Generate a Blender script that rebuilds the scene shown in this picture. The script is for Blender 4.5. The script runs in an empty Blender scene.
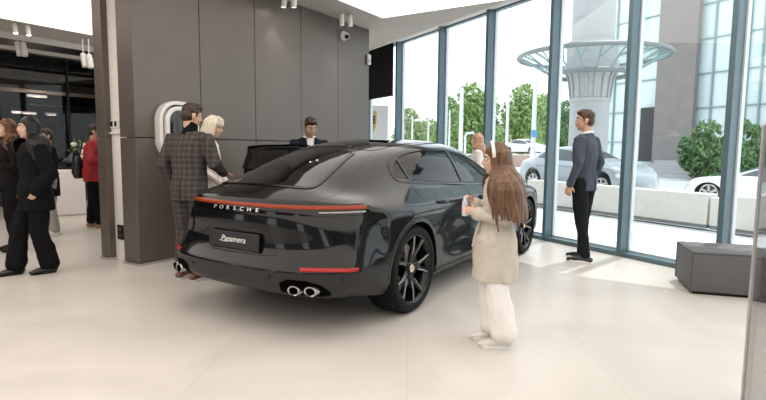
import bpy, bmesh, math, random
import numpy as np
from mathutils import Vector, Matrix, Euler
from mathutils.bvhtree import BVHTree
random.seed(7); RNG = np.random.RandomState(5)
SC = bpy.context.scene; COL = SC.collection
PI = math.pi
sin, cos, R = math.sin, math.cos, math.radians

# ------------------------------------------------------------------ materials
def mat(name, col, rough=.5, metal=0., var=.06, scale=14., bump=0., coat=0., spec=.5, sheen=0., alpha=1., trans=0., emit=None, estr=0., bscale=None, coatr=.03, dist=.01):
    m = bpy.data.materials.new(name); m.use_nodes = True
    nt = m.node_tree; b = nt.nodes['Principled BSDF']
    tc = nt.nodes.new('ShaderNodeTexCoord')
    nz = nt.nodes.new('ShaderNodeTexNoise'); nz.inputs['Scale'].default_value = scale; nz.inputs['Detail'].default_value = 4
    nt.links.new(tc.outputs['Object'], nz.inputs['Vector'])
    rp = nt.nodes.new('ShaderNodeValToRGB')
    a = [max(0, c*(1-var)) for c in col[:3]]; d = [min(1, c*(1+var)) for c in col[:3]]
    rp.color_ramp.elements[0].color = (*a, 1); rp.color_ramp.elements[1].color = (*d, 1)
    rp.color_ramp.elements[0].position = .3; rp.color_ramp.elements[1].position = .7
    nt.links.new(nz.outputs['Fac'], rp.inputs['Fac']); nt.links.new(rp.outputs['Color'], b.inputs['Base Color'])
    b.inputs['Roughness'].default_value = rough; b.inputs['Metallic'].default_value = metal
    b.inputs['Specular IOR Level'].default_value = spec
    if coat: b.inputs['Coat Weight'].default_value = coat; b.inputs['Coat Roughness'].default_value = coatr
    if sheen: b.inputs['Sheen Weight'].default_value = sheen
    if trans: b.inputs['Transmission Weight'].default_value = trans
    if alpha < 1: b.inputs['Alpha'].default_value = alpha
    if emit: b.inputs['Emission Color'].default_value = (*emit, 1); b.inputs['Emission Strength'].default_value = estr
    if bump:
        n2 = nt.nodes.new('ShaderNodeTexNoise'); n2.inputs['Scale'].default_value = bscale or scale*6; n2.inputs['Detail'].default_value = 3
        nt.links.new(tc.outputs['Object'], n2.inputs['Vector'])
        bp = nt.nodes.new('ShaderNodeBump'); bp.inputs['Strength'].default_value = bump; bp.inputs['Distance'].default_value = dist
        nt.links.new(n2.outputs['Fac'], bp.inputs['Height']); nt.links.new(bp.outputs['Normal'], b.inputs['Normal'])
    return m

def glass_mat(name, tint=(.9, .95, .95), refl=1., rough=.0, ior=1.5):
    """thin sheet glass: fresnel mix of see-through tint and mirror"""
    m = bpy.data.materials.new(name); m.use_nodes = True; nt = m.node_tree
    for n in list(nt.nodes):
        if n.type != 'OUTPUT_MATERIAL': nt.nodes.remove(n)
    out = [n for n in nt.nodes if n.type == 'OUTPUT_MATERIAL'][0]
    tr = nt.nodes.new('ShaderNodeBsdfTransparent'); tr.inputs[0].default_value = (*tint, 1)
    gl = nt.nodes.new('ShaderNodeBsdfGlossy'); gl.inputs['Roughness'].default_value = rough; gl.inputs[0].default_value = (refl, refl, refl, 1)
    fr = nt.nodes.new('ShaderNodeFresnel'); fr.inputs[0].default_value = ior
    ge = nt.nodes.new('ShaderNodeNewGeometry'); mr = nt.nodes.new('ShaderNodeMapRange')
    mr.inputs['To Min'].default_value = ior; mr.inputs['To Max'].default_value = 1/ior
    nt.links.new(ge.outputs['Backfacing'], mr.inputs['Value']); nt.links.new(mr.outputs['Result'], fr.inputs[0])
    mx = nt.nodes.new('ShaderNodeMixShader')
    nt.links.new(fr.outputs[0], mx.inputs[0]); nt.links.new(tr.outputs[0], mx.inputs[1]); nt.links.new(gl.outputs[0], mx.inputs[2])
    nt.links.new(mx.outputs[0], out.inputs[0])
    return m

def ramp_between(nt, fac, c0, c1, p0=.0, p1=1.):
    rp = nt.nodes.new('ShaderNodeValToRGB'); rp.color_ramp.elements[0].color = (*c0, 1); rp.color_ramp.elements[1].color = (*c1, 1)
    rp.color_ramp.elements[0].position = p0; rp.color_ramp.elements[1].position = p1
    nt.links.new(fac, rp.inputs['Fac']); return rp

# ------------------------------------------------------------------ objects
def tag(o, label=None, cat=None, group=None, kind=None):
    if label: o['label'] = label
    if cat: o['category'] = cat
    if group: o['group'] = group
    if kind: o['kind'] = kind
    return o
def empty(name, loc=(0, 0, 0), rz=0., label=None, cat=None, group=None):
    o = bpy.data.objects.new(name, None); COL.objects.link(o); o.location = loc; o.rotation_euler = (0, 0, rz)
    o.empty_display_size = .1
    return tag(o, label, cat, group)
def link(name, me, m=None, parent=None, smooth=False):
    o = bpy.data.objects.new(name, me); COL.objects.link(o)
    if m is not None:
        for q in (m if isinstance(m, (list, tuple)) else [m]): me.materials.append(q)
    if parent is not None: o.parent = parent
    if smooth:
        for p in me.polygons: p.use_smooth = True
    return o

class MB:
    """collects shapes into one mesh"""
    def __init__(s): s.v = []; s.f = []; s.mi = []; s.cur = 0
    def add(s, vs, fs):
        b = len(s.v); s.v += [tuple(v) for v in vs]; s.f += [tuple(i+b for i in f) for f in fs]; s.mi += [s.cur]*len(fs); return s
    def box(s, x0, x1, y0, y1, z0, z1, M=None):
        vs = [Vector((x, y, z)) for z in (z0, z1) for y in (y0, y1) for x in (x0, x1)]
        if M is not None: vs = [M @ v for v in vs]
        return s.add(vs, [(0, 2, 3, 1), (4, 5, 7, 6), (0, 1, 5, 4), (2, 6, 7, 3), (0, 4, 6, 2), (1, 3, 7, 5)])
    def rings(s, rs, close0=True, close1=True, wrap=True):
        n = len(rs[0]); vs = [p for r in rs for p in r]; fs = []
        for i in range(len(rs)-1):
            for j in range(n if wrap else n-1):
                k = (j+1) % n
                fs.append((i*n+j, i*n+k, (i+1)*n+k, (i+1)*n+j))
        if close0: fs.append(tuple(range(n-1, -1, -1)))
        if close1: fs.append(tuple((len(rs)-1)*n+j for j in range(n)))
        return s.add(vs, fs)
    def tube(s, pts, rad, n=10, caps=True, closed=False):
        pts = [Vector(p) for p in pts]; L = len(pts)
        rad = rad if isinstance(rad, (list, tuple)) else [rad]*L
        rs = []; prev = None
        for i, p in enumerate(pts):
            if closed: d = pts[(i+1) % L]-pts[i-1]
            else: d = pts[min(i+1, L-1)]-pts[max(i-1, 0)]
            d.normalize()
            if prev is None:
                a = d.cross(Vector((0, 0, 1)) if abs(d.z) < .9 else Vector((1, 0, 0))).normalized()
            else:
                a = (prev - d*prev.dot(d)).normalized()
            prev = a; b = d.cross(a)
            rs.append([p+(a*cos(2*PI*k/n)+b*sin(2*PI*k/n))*rad[i] for k in range(n)])
        if closed: rs.append(rs[0]); return s.rings(rs, False, False)
        return s.rings(rs, caps, caps)
    def lathe(s, prof, n=32, M=None, close=False):
        """prof: (r, z) list, revolve around z"""
        rs = [[Vector((r*cos(2*PI*k/n), r*sin(2*PI*k/n), z)) for k in range(n)] for r, z in prof]
        if M is not None: rs = [[M @ v for v in r] for r in rs]
        return s.rings(rs, close, close)
    def ell(s, c, rx, ry, rz, M=None, n=12, m=8):
        rs = []
        for i in range(1, m):
            t = PI*i/m
            rs.append([Vector((rx*sin(t)*cos(2*PI*k/n), ry*sin(t)*sin(2*PI*k/n), -rz*cos(t))) for k in range(n)])
        if M is not None: rs = [[M @ v for v in r] for r in rs]
        c = Vector(c); rs = [[v+c for v in r] for r in rs]
        return s.rings(rs, True, True)
    def prism(s, poly, z0, z1, M=None):
        """poly (x,y) CCW extruded in z"""
        n = len(poly); a = [Vector((x, y, z0)) for x, y in poly]; b = [Vector((x, y, z1)) for x, y in poly]
        if M is not None: a = [M @ v for v in a]; b = [M @ v for v in b]
        return s.rings([a, b])
    def mesh(s, name, bevel=0., seg=2):
        me = bpy.data.meshes.new(name); me.from_pydata(s.v, [], s.f)
        for p, i in zip(me.polygons, s.mi): p.material_index = i
        bm = bmesh.new(); bm.from_mesh(me)
        bmesh.ops.remove_doubles(bm, verts=bm.verts, dist=1e-6)
        bmesh.ops.recalc_face_normals(bm, faces=bm.faces)
        if bevel:
            es = [e for e in bm.edges if len(e.link_faces) == 2 and e.calc_face_angle(0) > .5]
            bmesh.ops.bevel(bm, geom=es, offset=bevel, segments=seg, affect='EDGES', profile=.5, clamp_overlap=True)
        bm.to_mesh(me); bm.free(); return me
    def build(s, name, m=None, parent=None, bevel=0., smooth=False, seg=2, loc=None):
        o = link(name, s.mesh(name, bevel, seg), m, parent, False)
        if smooth: autosmooth(o.data)
        if loc is not None: o.location = loc
        return o
def autosmooth(me, ang=R(38)):
    for p in me.polygons: p.use_smooth = True
    bm = bmesh.new(); bm.from_mesh(me)
    for e in bm.edges:
        e.smooth = not (len(e.link_faces) == 2 and e.calc_face_angle(0) > ang)
    bm.to_mesh(me); bm.free()
def copy_tree(o, parent=None):
    c = o.copy(); COL.objects.link(c)
    if parent is not None: c.parent = parent
    for ch in list(o.children): copy_tree(ch, c)
    return c
def evaluated(o):
    dg = bpy.context.evaluated_depsgraph_get()
    dg.update()
    return bpy.data.meshes.new_from_object(o.evaluated_get(dg))
def text_mesh(txt, size, extrude=.001, shear=0., sx=1., spacing=1., align='CENTER'):
    cu = bpy.data.curves.new('lettering', 'FONT'); cu.body = txt; cu.size = size; cu.extrude = extrude; cu.shear = shear
    cu.align_x = align; cu.align_y = 'CENTER'; cu.space_character = spacing; cu.resolution_u = 3
    o = bpy.data.objects.new('lettering', cu); COL.objects.link(o)
    me = evaluated(o)
    bpy.data.objects.remove(o); bpy.data.curves.remove(cu)
    for v in me.vertices: v.co.x *= sx
    return me

# ------------------------------------------------------------------ the camera, and where a sight line meets the place
F, PITCH, ROLL, CH, YAW = 523.2307, .097691, .009958, 1.321660, .5647755
def to_world(v): return Vector((v[0]*cos(YAW)-v[1]*sin(YAW), v[0]*sin(YAW)+v[1]*cos(YAW), v[2]))
_fw = Vector((0, cos(PITCH), -sin(PITCH))); _r = Vector((1, 0, 0)); _u = Vector((0, sin(PITCH), cos(PITCH)))
_r2 = cos(ROLL)*_r+sin(ROLL)*_u; _u2 = -sin(ROLL)*_r+cos(ROLL)*_u
CFW, CRT, CUP = to_world(_fw), to_world(_r2), to_world(_u2)
CAM = Vector((0, 0, CH))
def pix(px, py, depth): return CAM+(CFW+CRT*((px-383)/F)-CUP*((py-200)/F))*depth
def pixz(px, py, z=0.):
    d = CFW+CRT*((px-383)/F)-CUP*((py-200)/F); return CAM+d*((z-CH)/d.z)
cam = bpy.data.cameras.new('camera'); co = bpy.data.objects.new('camera', cam); COL.objects.link(co)
cam.sensor_width = 36; cam.lens = F*36/766; cam.clip_start = .05; cam.clip_end = 500
Mc = Matrix((CRT, CUP, -CFW)).transposed().to_4x4(); Mc.translation = CAM; co.matrix_world = Mc
SC.camera = co
# window wall frame: wn points outdoors, wt runs along the glass to the left
WN = Vector((.4911, .8711, 0)).normalized(); WT = Vector((-WN.y, WN.x, 0))
def win(k, t, z=0.): return WN*k+WT*t+Vector((0, 0, z))
MWIN = Matrix(((WN.x, WT.x, 0, 0), (WN.y, WT.y, 0, 0), (0, 0, 1, 0), (0, 0, 0, 1)))   # (k,t,z) -> world
# ------------------------------------------------------------------ room materials
M_ = {}
def floor_material():
    m = bpy.data.materials.new('floor_tile'); m.use_nodes = True; nt = m.node_tree; b = nt.nodes['Principled BSDF']
    tc = nt.nodes.new('ShaderNodeTexCoord')
    mp = nt.nodes.new('ShaderNodeMapping'); mp.inputs['Rotation'].default_value = (0, 0, R(-29.4)); nt.links.new(tc.outputs['Object'], mp.inputs['Vector'])
    br = nt.nodes.new('ShaderNodeTexBrick'); br.offset = 0; br.inputs['Scale'].default_value = 1.; br.inputs['Brick Width'].default_value = 1.2; br.inputs['Row Height'].default_value = 1.2
    br.inputs['Mortar Size'].default_value = .0025; br.inputs['Mortar Smooth'].default_value = .2
    br.inputs['Color1'].default_value = (.60, .563, .522, 1); br.inputs['Color2'].default_value = (.59, .553, .512, 1); br.inputs['Mortar'].default_value = (.50, .46, .41, 1)
    nt.links.new(mp.outputs[0], br.inputs['Vector'])
    n1 = nt.nodes.new('ShaderNodeTexNoise'); n1.inputs['Scale'].default_value = .9; n1.inputs['Detail'].default_value = 8; n1.inputs['Distortion'].default_value = 1.2
    nt.links.new(tc.outputs['Object'], n1.inputs['Vector'])
    rp = ramp_between(nt, n1.outputs['Fac'], (.93, .93, .93), (1.04, 1.04, 1.04), .35, .65)
    mx = nt.nodes.new('ShaderNodeMix'); mx.data_type = 'RGBA'; mx.blend_type = 'MULTIPLY'; mx.inputs['Factor'].default_value = 1
    nt.links.new(br.outputs['Color'], mx.inputs['A']); nt.links.new(rp.outputs['Color'], mx.inputs['B'])
    nt.links.new(mx.outputs['Result'], b.inputs['Base Color'])
    b.inputs['Roughness'].default_value = .3; b.inputs['Specular IOR Level'].default_value = .35
    return m
M_['floor'] = floor_material()
M_['ceil_grey'] = mat('ceiling_plaster_grey', (.52, .48, .44), .8, var=.03, scale=3)
M_['ceil_white'] = mat('white_ceiling_added_glow', (.9, .88, .86), .6, var=.01, emit=(1., .925, .85), estr=1.4)  # emission added to the daylit white ceiling to help light the room
M_['clad'] = mat('bronze_cladding', (.124, .105, .090), .38, .3, var=.03, scale=2, spec=.5)
M_['core'] = mat('white_plaster', (.74, .70, .66), .7, var=.02)
M_['trimw'] = mat('white_trim', (.78, .76, .73), .5, var=.02)
M_['alu'] = mat('anodised_mullion', (.10, .16, .19), .4, .2, var=.04, scale=6)
M_['gasket'] = mat('pale_gasket', (.62, .66, .68), .5, .3, var=.03)
M_['dark'] = mat('dark_wall', (.018, .017, .017), .35, var=.2, scale=2)
M_['blind'] = mat('charcoal_blind', (.018, .018, .018), .9, var=.1, scale=30, spec=.1)
M_['black'] = mat('black_plastic', (.006, .006, .0065), .45, var=.1, spec=.2)
M_['steel'] = mat('brushed_steel', (.55, .54, .53), .3, .9, var=.05)
M_['glass'] = glass_mat('window_glass', (.93, .96, .96), .9)
M_['pave'] = mat('pavement', (.72, .72, .71), .85, var=.05, scale=2)
M_['lampglow'] = mat('lamp_glow', (1, 1, 1), .4, emit=(1, .95, .88), estr=25.)
def st(o): o['kind'] = 'structure'; return o

# ------------------------------------------------------------------ room shell
CZ = 3.41
WX, WY0, WY1 = -5.30, 3.36, 7.86
# floor: inside the glass line
fl = MB(); pts = [(-17.5, -6), (6, -6)] + [tuple(win(5.86, t).xy) for t in (-2.3, 15.5)] + [(-17.5, 14.0)]
fl.prism(pts, -.12, 0); st(fl.build('floor', M_['floor']))
# grey ceiling with the blind pocket left open along the glass; white field with added glow set just under it
c = MB(); pts = [(-11.3, -6), (7, -6), tuple(win(5.12, -3.4).xy), tuple(win(5.12, 15.2).xy), (-11.3, 12.9)]
c.prism(pts, CZ, CZ+.25); c.cur = 0
st(c.build('ceiling', M_['ceil_grey']))
c = MB(); c.box(-4.63, 5.0, -6, 7.25, CZ-.012, CZ-.001); c.box(-10.08, -6.9, -6, 9.2, CZ-.012, CZ-.001); c.box(-6.9, -4.63, -6, 2.2, CZ-.012, CZ-.001)
st(c.build('ceiling_added_glow', M_['ceil_white']))
c = MB(); c.box(5.05, 5.95, -3.5, 15.4, 3.78, 3.98, MWIN); st(c.build('ceiling_pocket', M_['trimw']))
# header strip over the glazing
h = MB(); h.box(5.70, 5.95, -3.5, 15.4, 3.625, 3.80, MWIN); st(h.build('trim_1', M_['trimw']))
h = MB(); h.box(5.10, 5.14, -3.5, 15.2, CZ-.004, CZ+.38, MWIN); st(h.build('trim_2', M_['trimw']))

# clad wall: bronze panels on both faces of a white core, shadow gaps between panels
def clad_panels(name, x0, x1, ys, zs, gap=.008):
    w = MB()
    for a, b in zip(ys[:-1], ys[1:]):
        for z0, z1 in zip(zs[:-1], zs[1:]):
            w.box(x0, x1, a+gap/2, b-gap/2, z0+gap/2, z1-gap/2)
    return st(w.build(name, M_['clad'], bevel=.004, seg=1))
YS = [3.36, 4.231, 5.124, 6.048, 6.952, 7.86]
clad_panels('wall_left', -5.59, WX, YS, [.03, 1.417, CZ-.002])
clad_panels('wall_left_reverse', -6.055, -5.88, YS, [.03, 1.417, CZ-.002])
w = MB(); w.box(-5.88, -5.59, 3.44, 7.84, 0, CZ-.001); st(w.build('wall_core', M_['core']))
w = MB(); w.box(-5.60, WX+.004, 3.35, 7.87, 0, .03); w.box(-6.06, -5.875, 3.35, 7.87, 0, .03); st(w.build('baseboard_left', M_['steel'], bevel=.004))

# curtain glazing: one window per bay, frame = left mullion + sill, pane = child
TM = [13.2, 11.65, 10.11, 8.473, 7.068, 5.64, 4.365, 3.157, 1.93, .7, -.55, -1.8]
for i, (a, b) in enumerate(zip(TM[:-1], TM[1:])):
    f = MB()
    f.box(5.70, 5.90, a-.062, a, 0, 3.63, MWIN)
    f.box(5.70, 5.90, b, a-.062, 0, .055, MWIN)
    f.box(5.80, 5.90, b, a-.062, 3.60, 3.63, MWIN)
    o = st(f.build('window_%d' % (i+1), M_['alu'], bevel=.004, seg=1))
    g = MB(); g.box(5.84, 5.90, a-.080, a-.062, .055, 3.60, MWIN); g.box(5.84, 5.90, b, b+.016, .055, 3.60, MWIN); g.box(5.84, 5.9, b+.016, a-.08, .055, .075, MWIN)
    g.build('window_gasket', M_['gasket'], o)
    p = MB(); p.box(5.862, 5.868, b+.01, a-.07, .07, 3.605, MWIN); p.build('window_pane', M_['glass'], o)
# roller blind drawn half way in the leftmost bay seen past the clad wall
b = empty('roller_blind', win(5.62, 10.9, 0), 0, 'dark charcoal roller blind drawn halfway down past the bronze wall end', 'blind')
q = MB(); q.box(5.60, 5.61, 10.04, 12.9, 2.50, 3.62, MWIN); q.build('blind_fabric', M_['blind'], None).parent = b
q = MB(); q.box(5.588, 5.622, 10.04, 12.9, 2.465, 2.50, MWIN); q.build('bottom_bar', M_['black'], None, bevel=.004).parent = b
q = MB(); q.tube([win(5.60, 10.04, 3.66), win(5.60, 12.9, 3.66)], .04, 12); q.build('roller_tube', M_['black'], None).parent = b
for ch in b.children: ch.matrix_parent_inverse = Matrix.Translation(-b.location)

# back-of-house: dark glazed room to the far left
w = MB(); w.box(-17.4, -17.2, -6, 14, 0, CZ); st(w.build('wall_far', M_['dark']))
w = MB(); w.box(-17.3, -11.5, 12.8, 13.0, 0, CZ); st(w.build('wall_far_end', M_['dark']))
w = MB(); w.box(-17.3, -11.32, -6, 14, 3.30, 3.40); st(w.build('ceiling_far', M_['dark']))
w = MB(); w.box(-11.36, -11.26, -6, 12.9, 3.30, 3.42); st(w.build('trim_3', M_['trimw']))
w = MB(); w.box(-11.55, -11.45, -6, 12.9, 3.13, 3.20); st(w.build('trim_4', M_['ceil_grey']))
w = MB(); w.box(-14.6, -13.6, 3.5, 10.5, 2.62, 2.80); st(w.build('beam_far', mat('bulkhead_taupe', (.62, .55, .48), .7)))
g = MB(); g.box(-12.9, -12.89, -6, 12.8, .0, 3.3)
o = st(g.build('window_12', glass_mat('smoked_glass', (.46, .44, .43), .45)))
for k in range(9):
    g = MB(); g.box(-12.93, -12.87, -4+2.1*k, -3.95+2.1*k, 0, 3.3); g.build('window_post', M_['black'], o)

# behind the camera: unseen taupe wall, its tall openings shaped for the car's reflections, plain wall to the right
M_['taupe'] = mat('taupe_wall', (.17, .15, .135), .6, var=.04, scale=2)
w = MB()
xs = [-17.4, -12.5, -11.0, -7.6, -6.2, -2.6, -1.4, 2.2, 3.6, 6.2]
for k, (a, b_) in enumerate(zip(xs[:-1], xs[1:])):
    if k % 2 == 0: w.box(a, b_, -6.2, -6.0, 0, CZ)
    else: w.box(a, b_, -6.2, -6.0, 2.9, CZ); w.box(a, b_, -6.2, -6.0, 0, .12)
st(w.build('wall_back', M_['taupe']))
w = MB(); w.box(6.0, 6.2, -6, 3.0, 0, CZ); st(w.build('wall_right', M_['taupe']))
# ------------------------------------------------------------------ ceiling spots, cctv, small wall fittings
SPW = mat('spot_housing_white', (.75, .74, .72), .45, var=.02)
def spotlight(loc, label, group, aim, lit=True, ln=.17):
    e = empty('ceiling_spotlight', (loc[0], loc[1], CZ-.012), 0, label, 'spotlight', group)
    q = MB(); q.lathe([(.0, 0), (.028, 0), (.028, -.012), (.0, -.012)], 16); q.build('mount', SPW, e, smooth=True)
    q = MB(); q.tube([(0, 0, -.01), (0, 0, -.07)], .008, 8); q.build('stem', SPW, e, smooth=True)
    d = Vector(aim).normalized(); Q = d.to_track_quat('Z', 'Y').to_matrix().to_4x4(); Q.translation = Vector((0, 0, -.07))-d*.06
    q = MB(); q.lathe([(0, 0), (.033, .003), (.038, .01), (.038, ln), (.034, ln), (.03, ln-.02), (0, ln-.02)], 20, Q); h = q.build('spot_head', SPW, e, smooth=True)
    if lit:
        q = MB(); q.lathe([(0, ln-.012), (.033, ln-.012), (.033, ln-.016), (0, ln-.016)], 20, Q); q.build('lens', M_['lampglow'], h, smooth=True)
        l = bpy.data.lights.new('spot', 'SPOT'); l.energy = 9; l.spot_size = R(75); l.spot_blend = .8; l.color = (1, .86, .70); l.shadow_soft_size = .04
        lo = bpy.data.objects.new('spot_beam', l); COL.objects.link(lo)
        lo.matrix_world = Matrix.Translation(Vector((loc[0], loc[1], CZ-.08))+d*(ln+.02)) @ (-d).to_track_quat('Z', 'Y').to_matrix().to_4x4()
    return e
gw = 'spotlights over the bronze wall'
spotlight((-5.07, 5.46), 'lit white ceiling spotlight over bronze wall, farther from window, left of its pair', gw, (-.25, 0, -1))
spotlight((-4.96, 5.53), 'lit white ceiling spotlight over bronze wall, farther from window, right of its pair', gw, (-.2, .1, -1))
spotlight((-5.02, 6.68), 'lit white ceiling spotlight above the dome camera, left of its pair', gw, (-.1, .15, -1))
spotlight((-4.95, 6.80), 'lit white ceiling spotlight above the dome camera, right of its pair', gw, (-.08, .2, -1))
gl = 'spotlights at the far left ceiling edge'
spotlight((-10.27, 4.38), 'glowing ceiling spotlight at white ceiling edge far left, left of its pair', gl, (.2, 0, -1))
spotlight((-10.22, 4.56), 'glowing ceiling spotlight at white ceiling edge far left, right of its pair', gl, (.2, 0, -1))
def rail_spot(px, py, label):
    p = pix(px, py, 9.8)
    e = empty('rail_spotlight', p, 0, label, 'spotlight', 'spotlights on the rail before dark glass')
    d = Vector((.25, 0, -1)).normalized(); Q = d.to_track_quat('Z', 'Y').to_matrix().to_4x4()
    q = MB(); q.lathe([(0, -.02), (.045, -.015), (.05, 0), (.05, .24), (.043, .24), (.04, .22), (0, .22)], 16, Q); q.build('spot_head', SPW, e, smooth=True)
    q = MB(); q.tube([(0, 0, 0), (0, 0, max(.05, 3.3-p.z))], .01, 8); q.build('stem', SPW, e, smooth=True)
for (px, py), l in zip([(17.5, 43), (23, 43.6), (83, 54.5), (89, 55.5)],
    ['unlit white rail spotlight before dark glass, left of the pair under glowing spots', 'unlit white rail spotlight before dark glass, right of the pair under glowing spots',
     'unlit white rail spotlight near the bronze post, left of its pair', 'unlit white rail spotlight closest to the bronze post']):
    rail_spot(px, py, l)
for k, (px, py) in enumerate([(37, 91), (39, 91)]):
    pass
# dome camera
e = empty('dome_camera', (WX, 7.086, 3.16), 0, 'white round security camera with black lens high on bronze wall', 'camera')
X = Matrix.Rotation(PI/2, 4, 'Y')
q = MB(); q.lathe([(0, 0), (.075, 0), (.078, .02), (.06, .05), (0, .05)], 24, X); q.build('base', SPW, e, smooth=True)
q = MB(); q.ell((.06, 0, -.01), .058, .058, .058, None, 18, 12); q.build('camera_ball', SPW, e, smooth=True)
D = Vector((.75, -.55, -.3)).normalized(); Q = D.to_track_quat('Z', 'Y').to_matrix().to_4x4(); Q.translation = Vector((.06, 0, -.01))
q = MB(); q.lathe([(0, .05), (.036, .05), (.036, .062), (.02, .064), (0, .064)], 18, Q); q.build('lens', M_['black'], e, smooth=True)
e = empty('motion_sensor', (WX+.005, 7.80, 2.88), 0, 'small white motion sensor at window end of bronze wall', 'sensor')
q = MB(); q.box(0, .05, -.03, .045, -.09, .09); q.build('housing', SPW, e, bevel=.015, smooth=True, seg=3)
q = MB(); q.ell((.05, .005, -.02), .012, .025, .035); q.build('lens', mat('sensor_lens', (.6, .6, .6), .3), e, smooth=True)
# charger display on the wall: white ring, dark gap, white ring, black screen
def rrect(w, h, r, n=8):
    out = []
    for cx_, cy_, a0 in ((w-r, h-r, 0), (-w+r, h-r, 90), (-w+r, -h+r, 180), (w-r, -h+r, 270)):
        for k in range(n+1):
            a = R(a0+90*k/n); out.append((cx_+r*cos(a), cy_+r*sin(a)))
    return out
e = empty('wall_display', (WX, 3.86, 1.50), 0, 'white rounded wall charging display with black face behind plaid suit man', 'display')
def ringshell(w, h, r, t, d0, d1, m, name, fill=False):
    A = rrect(w, h, r); B = rrect(w-t, h-t, r-t)
    def v(p, x): return Vector((x, p[0], p[1]))
    q = MB()
    if fill: q.rings([[v(p, d0) for p in A], [v(p, d1) for p in A]])
    else:
        q.rings([[v(p, d0) for p in B], [v(p, d0) for p in A], [v(p, d1-.006) for p in A], [v(A[i], d1)*.5+v(B[i], d1)*.5 for i in range(len(A))], [v(p, d1-.006) for p in B], [v(p, d0) for p in B]], False, False)
    return q.build(name, m, e, bevel=.004 if fill else 0, smooth=True)
wsh = mat('display_shell_white', (.72, .70, .68), .35, var=.02, coat=.3)
ringshell(.26, .335, .22, .04, .0, .10, wsh, 'outer_shell')
ringshell(.225, .30, .185, .02, .0, .06, M_['black'], 'shadow_gap', True)
ringshell(.20, .275, .165, .045, .05, .13, wsh, 'inner_shell')
ringshell(.16, .235, .125, .02, .0, .115, mat('screen_black', (.006, .006, .007), .12, spec=.6), 'screen', True)
# sockets on the white core
e = empty('wall_socket', (-5.815, 3.44, 1.572), 0, 'white double socket plate at shoulder height on white strip', 'socket')
q = MB(); q.box(-.085, .085, -.010, 0, -.05, .05); q.build('plate', SPW, e, bevel=.004)
for k in (-1, 1):
    q = MB(); q.box(k*.038-.022, k*.038+.022, -.014, -.008, -.03, .03); q.build('socket_insert', M_['black'], e, bevel=.004)
q = MB(); q.box(-.10, .10, -.03, 0, -.115, -.095); q.build('ledge', SPW, e, bevel=.004)
e = empty('floor_socket', (-5.765, 3.44, .33), 0, 'dark socket box low on the white strip beside bronze wall', 'socket')
q = MB(); q.box(-.055, .055, -.014, 0, -.085, .085); q.build('plate', M_['black'], e, bevel=.004)
for k in (-1, 1):
    q = MB(); q.box(-.02, .02, -.018, -.012, k*.04-.018, k*.04+.018); q.build('socket_insert', mat('socket_grey', (.09, .1, .09), .4), e, bevel=.003)

# ------------------------------------------------------------------ ottoman, counter
e = empty('ottoman', (-.129, 5.576, 0), 0, 'dark grey upholstered cube pouf in front of the glazing', 'pouf')
ax = Vector((.398, .113, 0)).normalized(); ay = Vector((-.157, .58, 0)).normalized()
OM = Matrix(((ax.x, ay.x, 0, 0), (ax.y, ay.y, 0, 0), (0, 0, 1, 0), (0, 0, 0, 1)))
of = mat('grey_upholstery', (.10, .098, .10), .62, var=.08, scale=40, bump=.15, bscale=300)
W_, D_ = .92, .60
q = MB()
nx, ny = 4, 3
# body with softly tufted top
N = 40
top = []
for j in range(N+1):
    for i in range(N+1):
        x, y = W_*i/N, D_*j/N
        dz = 0
        for a in range(1, nx):
            for b_ in range(1, ny):
                d2 = ((x-W_*a/nx)**2+(y-D_*b_/ny)**2); dz -= .012*math.exp(-d2/.0012)
        for a in range(1, nx): dz -= .004*math.exp(-((x-W_*a/nx)**2)/.0001)
        for b_ in range(1, ny): dz -= .004*math.exp(-((y-D_*b_/ny)**2)/.0001)
        ed = min(x, y, W_-x, D_-y); dz -= .012*max(0, 1-ed/.02)**2
        top.append(OM @ Vector((x, y, .405+dz)))
q.add(top, [(j*(N+1)+i, j*(N+1)+i+1, (j+1)*(N+1)+i+1, (j+1)*(N+1)+i) for j in range(N) for i in range(N)])
o = q.build('cushion_top', of, e, smooth=True)
q = MB(); q.box(0, W_, 0, D_, .025, .395, OM); q.build('side_panels', of, e, bevel=.012, smooth=True, seg=3)
q = MB(); sm = .004
for (x, y) in ((0, 0), (W_, 0), (W_, D_), (0, D_)): q.tube([OM @ Vector((x, y, .03)), OM @ Vector((x, y, .39))], .005, 8)
q.tube([OM @ Vector((x, y, .392)) for x, y in ((0, 0), (W_, 0), (W_, D_), (0, D_))], .006, 8, closed=True)
q.build('piping', mat('piping_grey', (.06, .06, .06), .6), e, smooth=True)
q = MB(); q.box(.03, W_-.03, .03, D_-.03, 0, .028, OM); q.build('plinth', M_['black'], e)

e = empty('reception_counter', (-10.30, 5.0, 0), 0, 'white block counter with dark top under the flowers far left', 'counter')
cw = mat('counter_white', (.72, .68, .64), .45, var=.02)
P0, P1 = pixz(51, 217), pixz(84, 215)
dx = (P1-P0); L = dx.length+.05; dx.normalize(); dy = Vector((-dx.y, dx.x, 0))
CM = Matrix(((dx.x, dy.x, 0, P0.x), (dx.y, dy.y, 0, P0.y), (0, 0, 1, 0), (0, 0, 0, 1)))
CMl = Matrix.Translation(-e.location) @ CM
q = MB(); q.box(0, L, 0, .7, 0.0, .88, CMl); q.build('body', cw, e, bevel=.05, smooth=True, seg=4)
q = MB(); q.box(.03, L-.03, .03, .67, .88, .905, CMl); q.build('worktop', M_['black'], e, bevel=.004)

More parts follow.
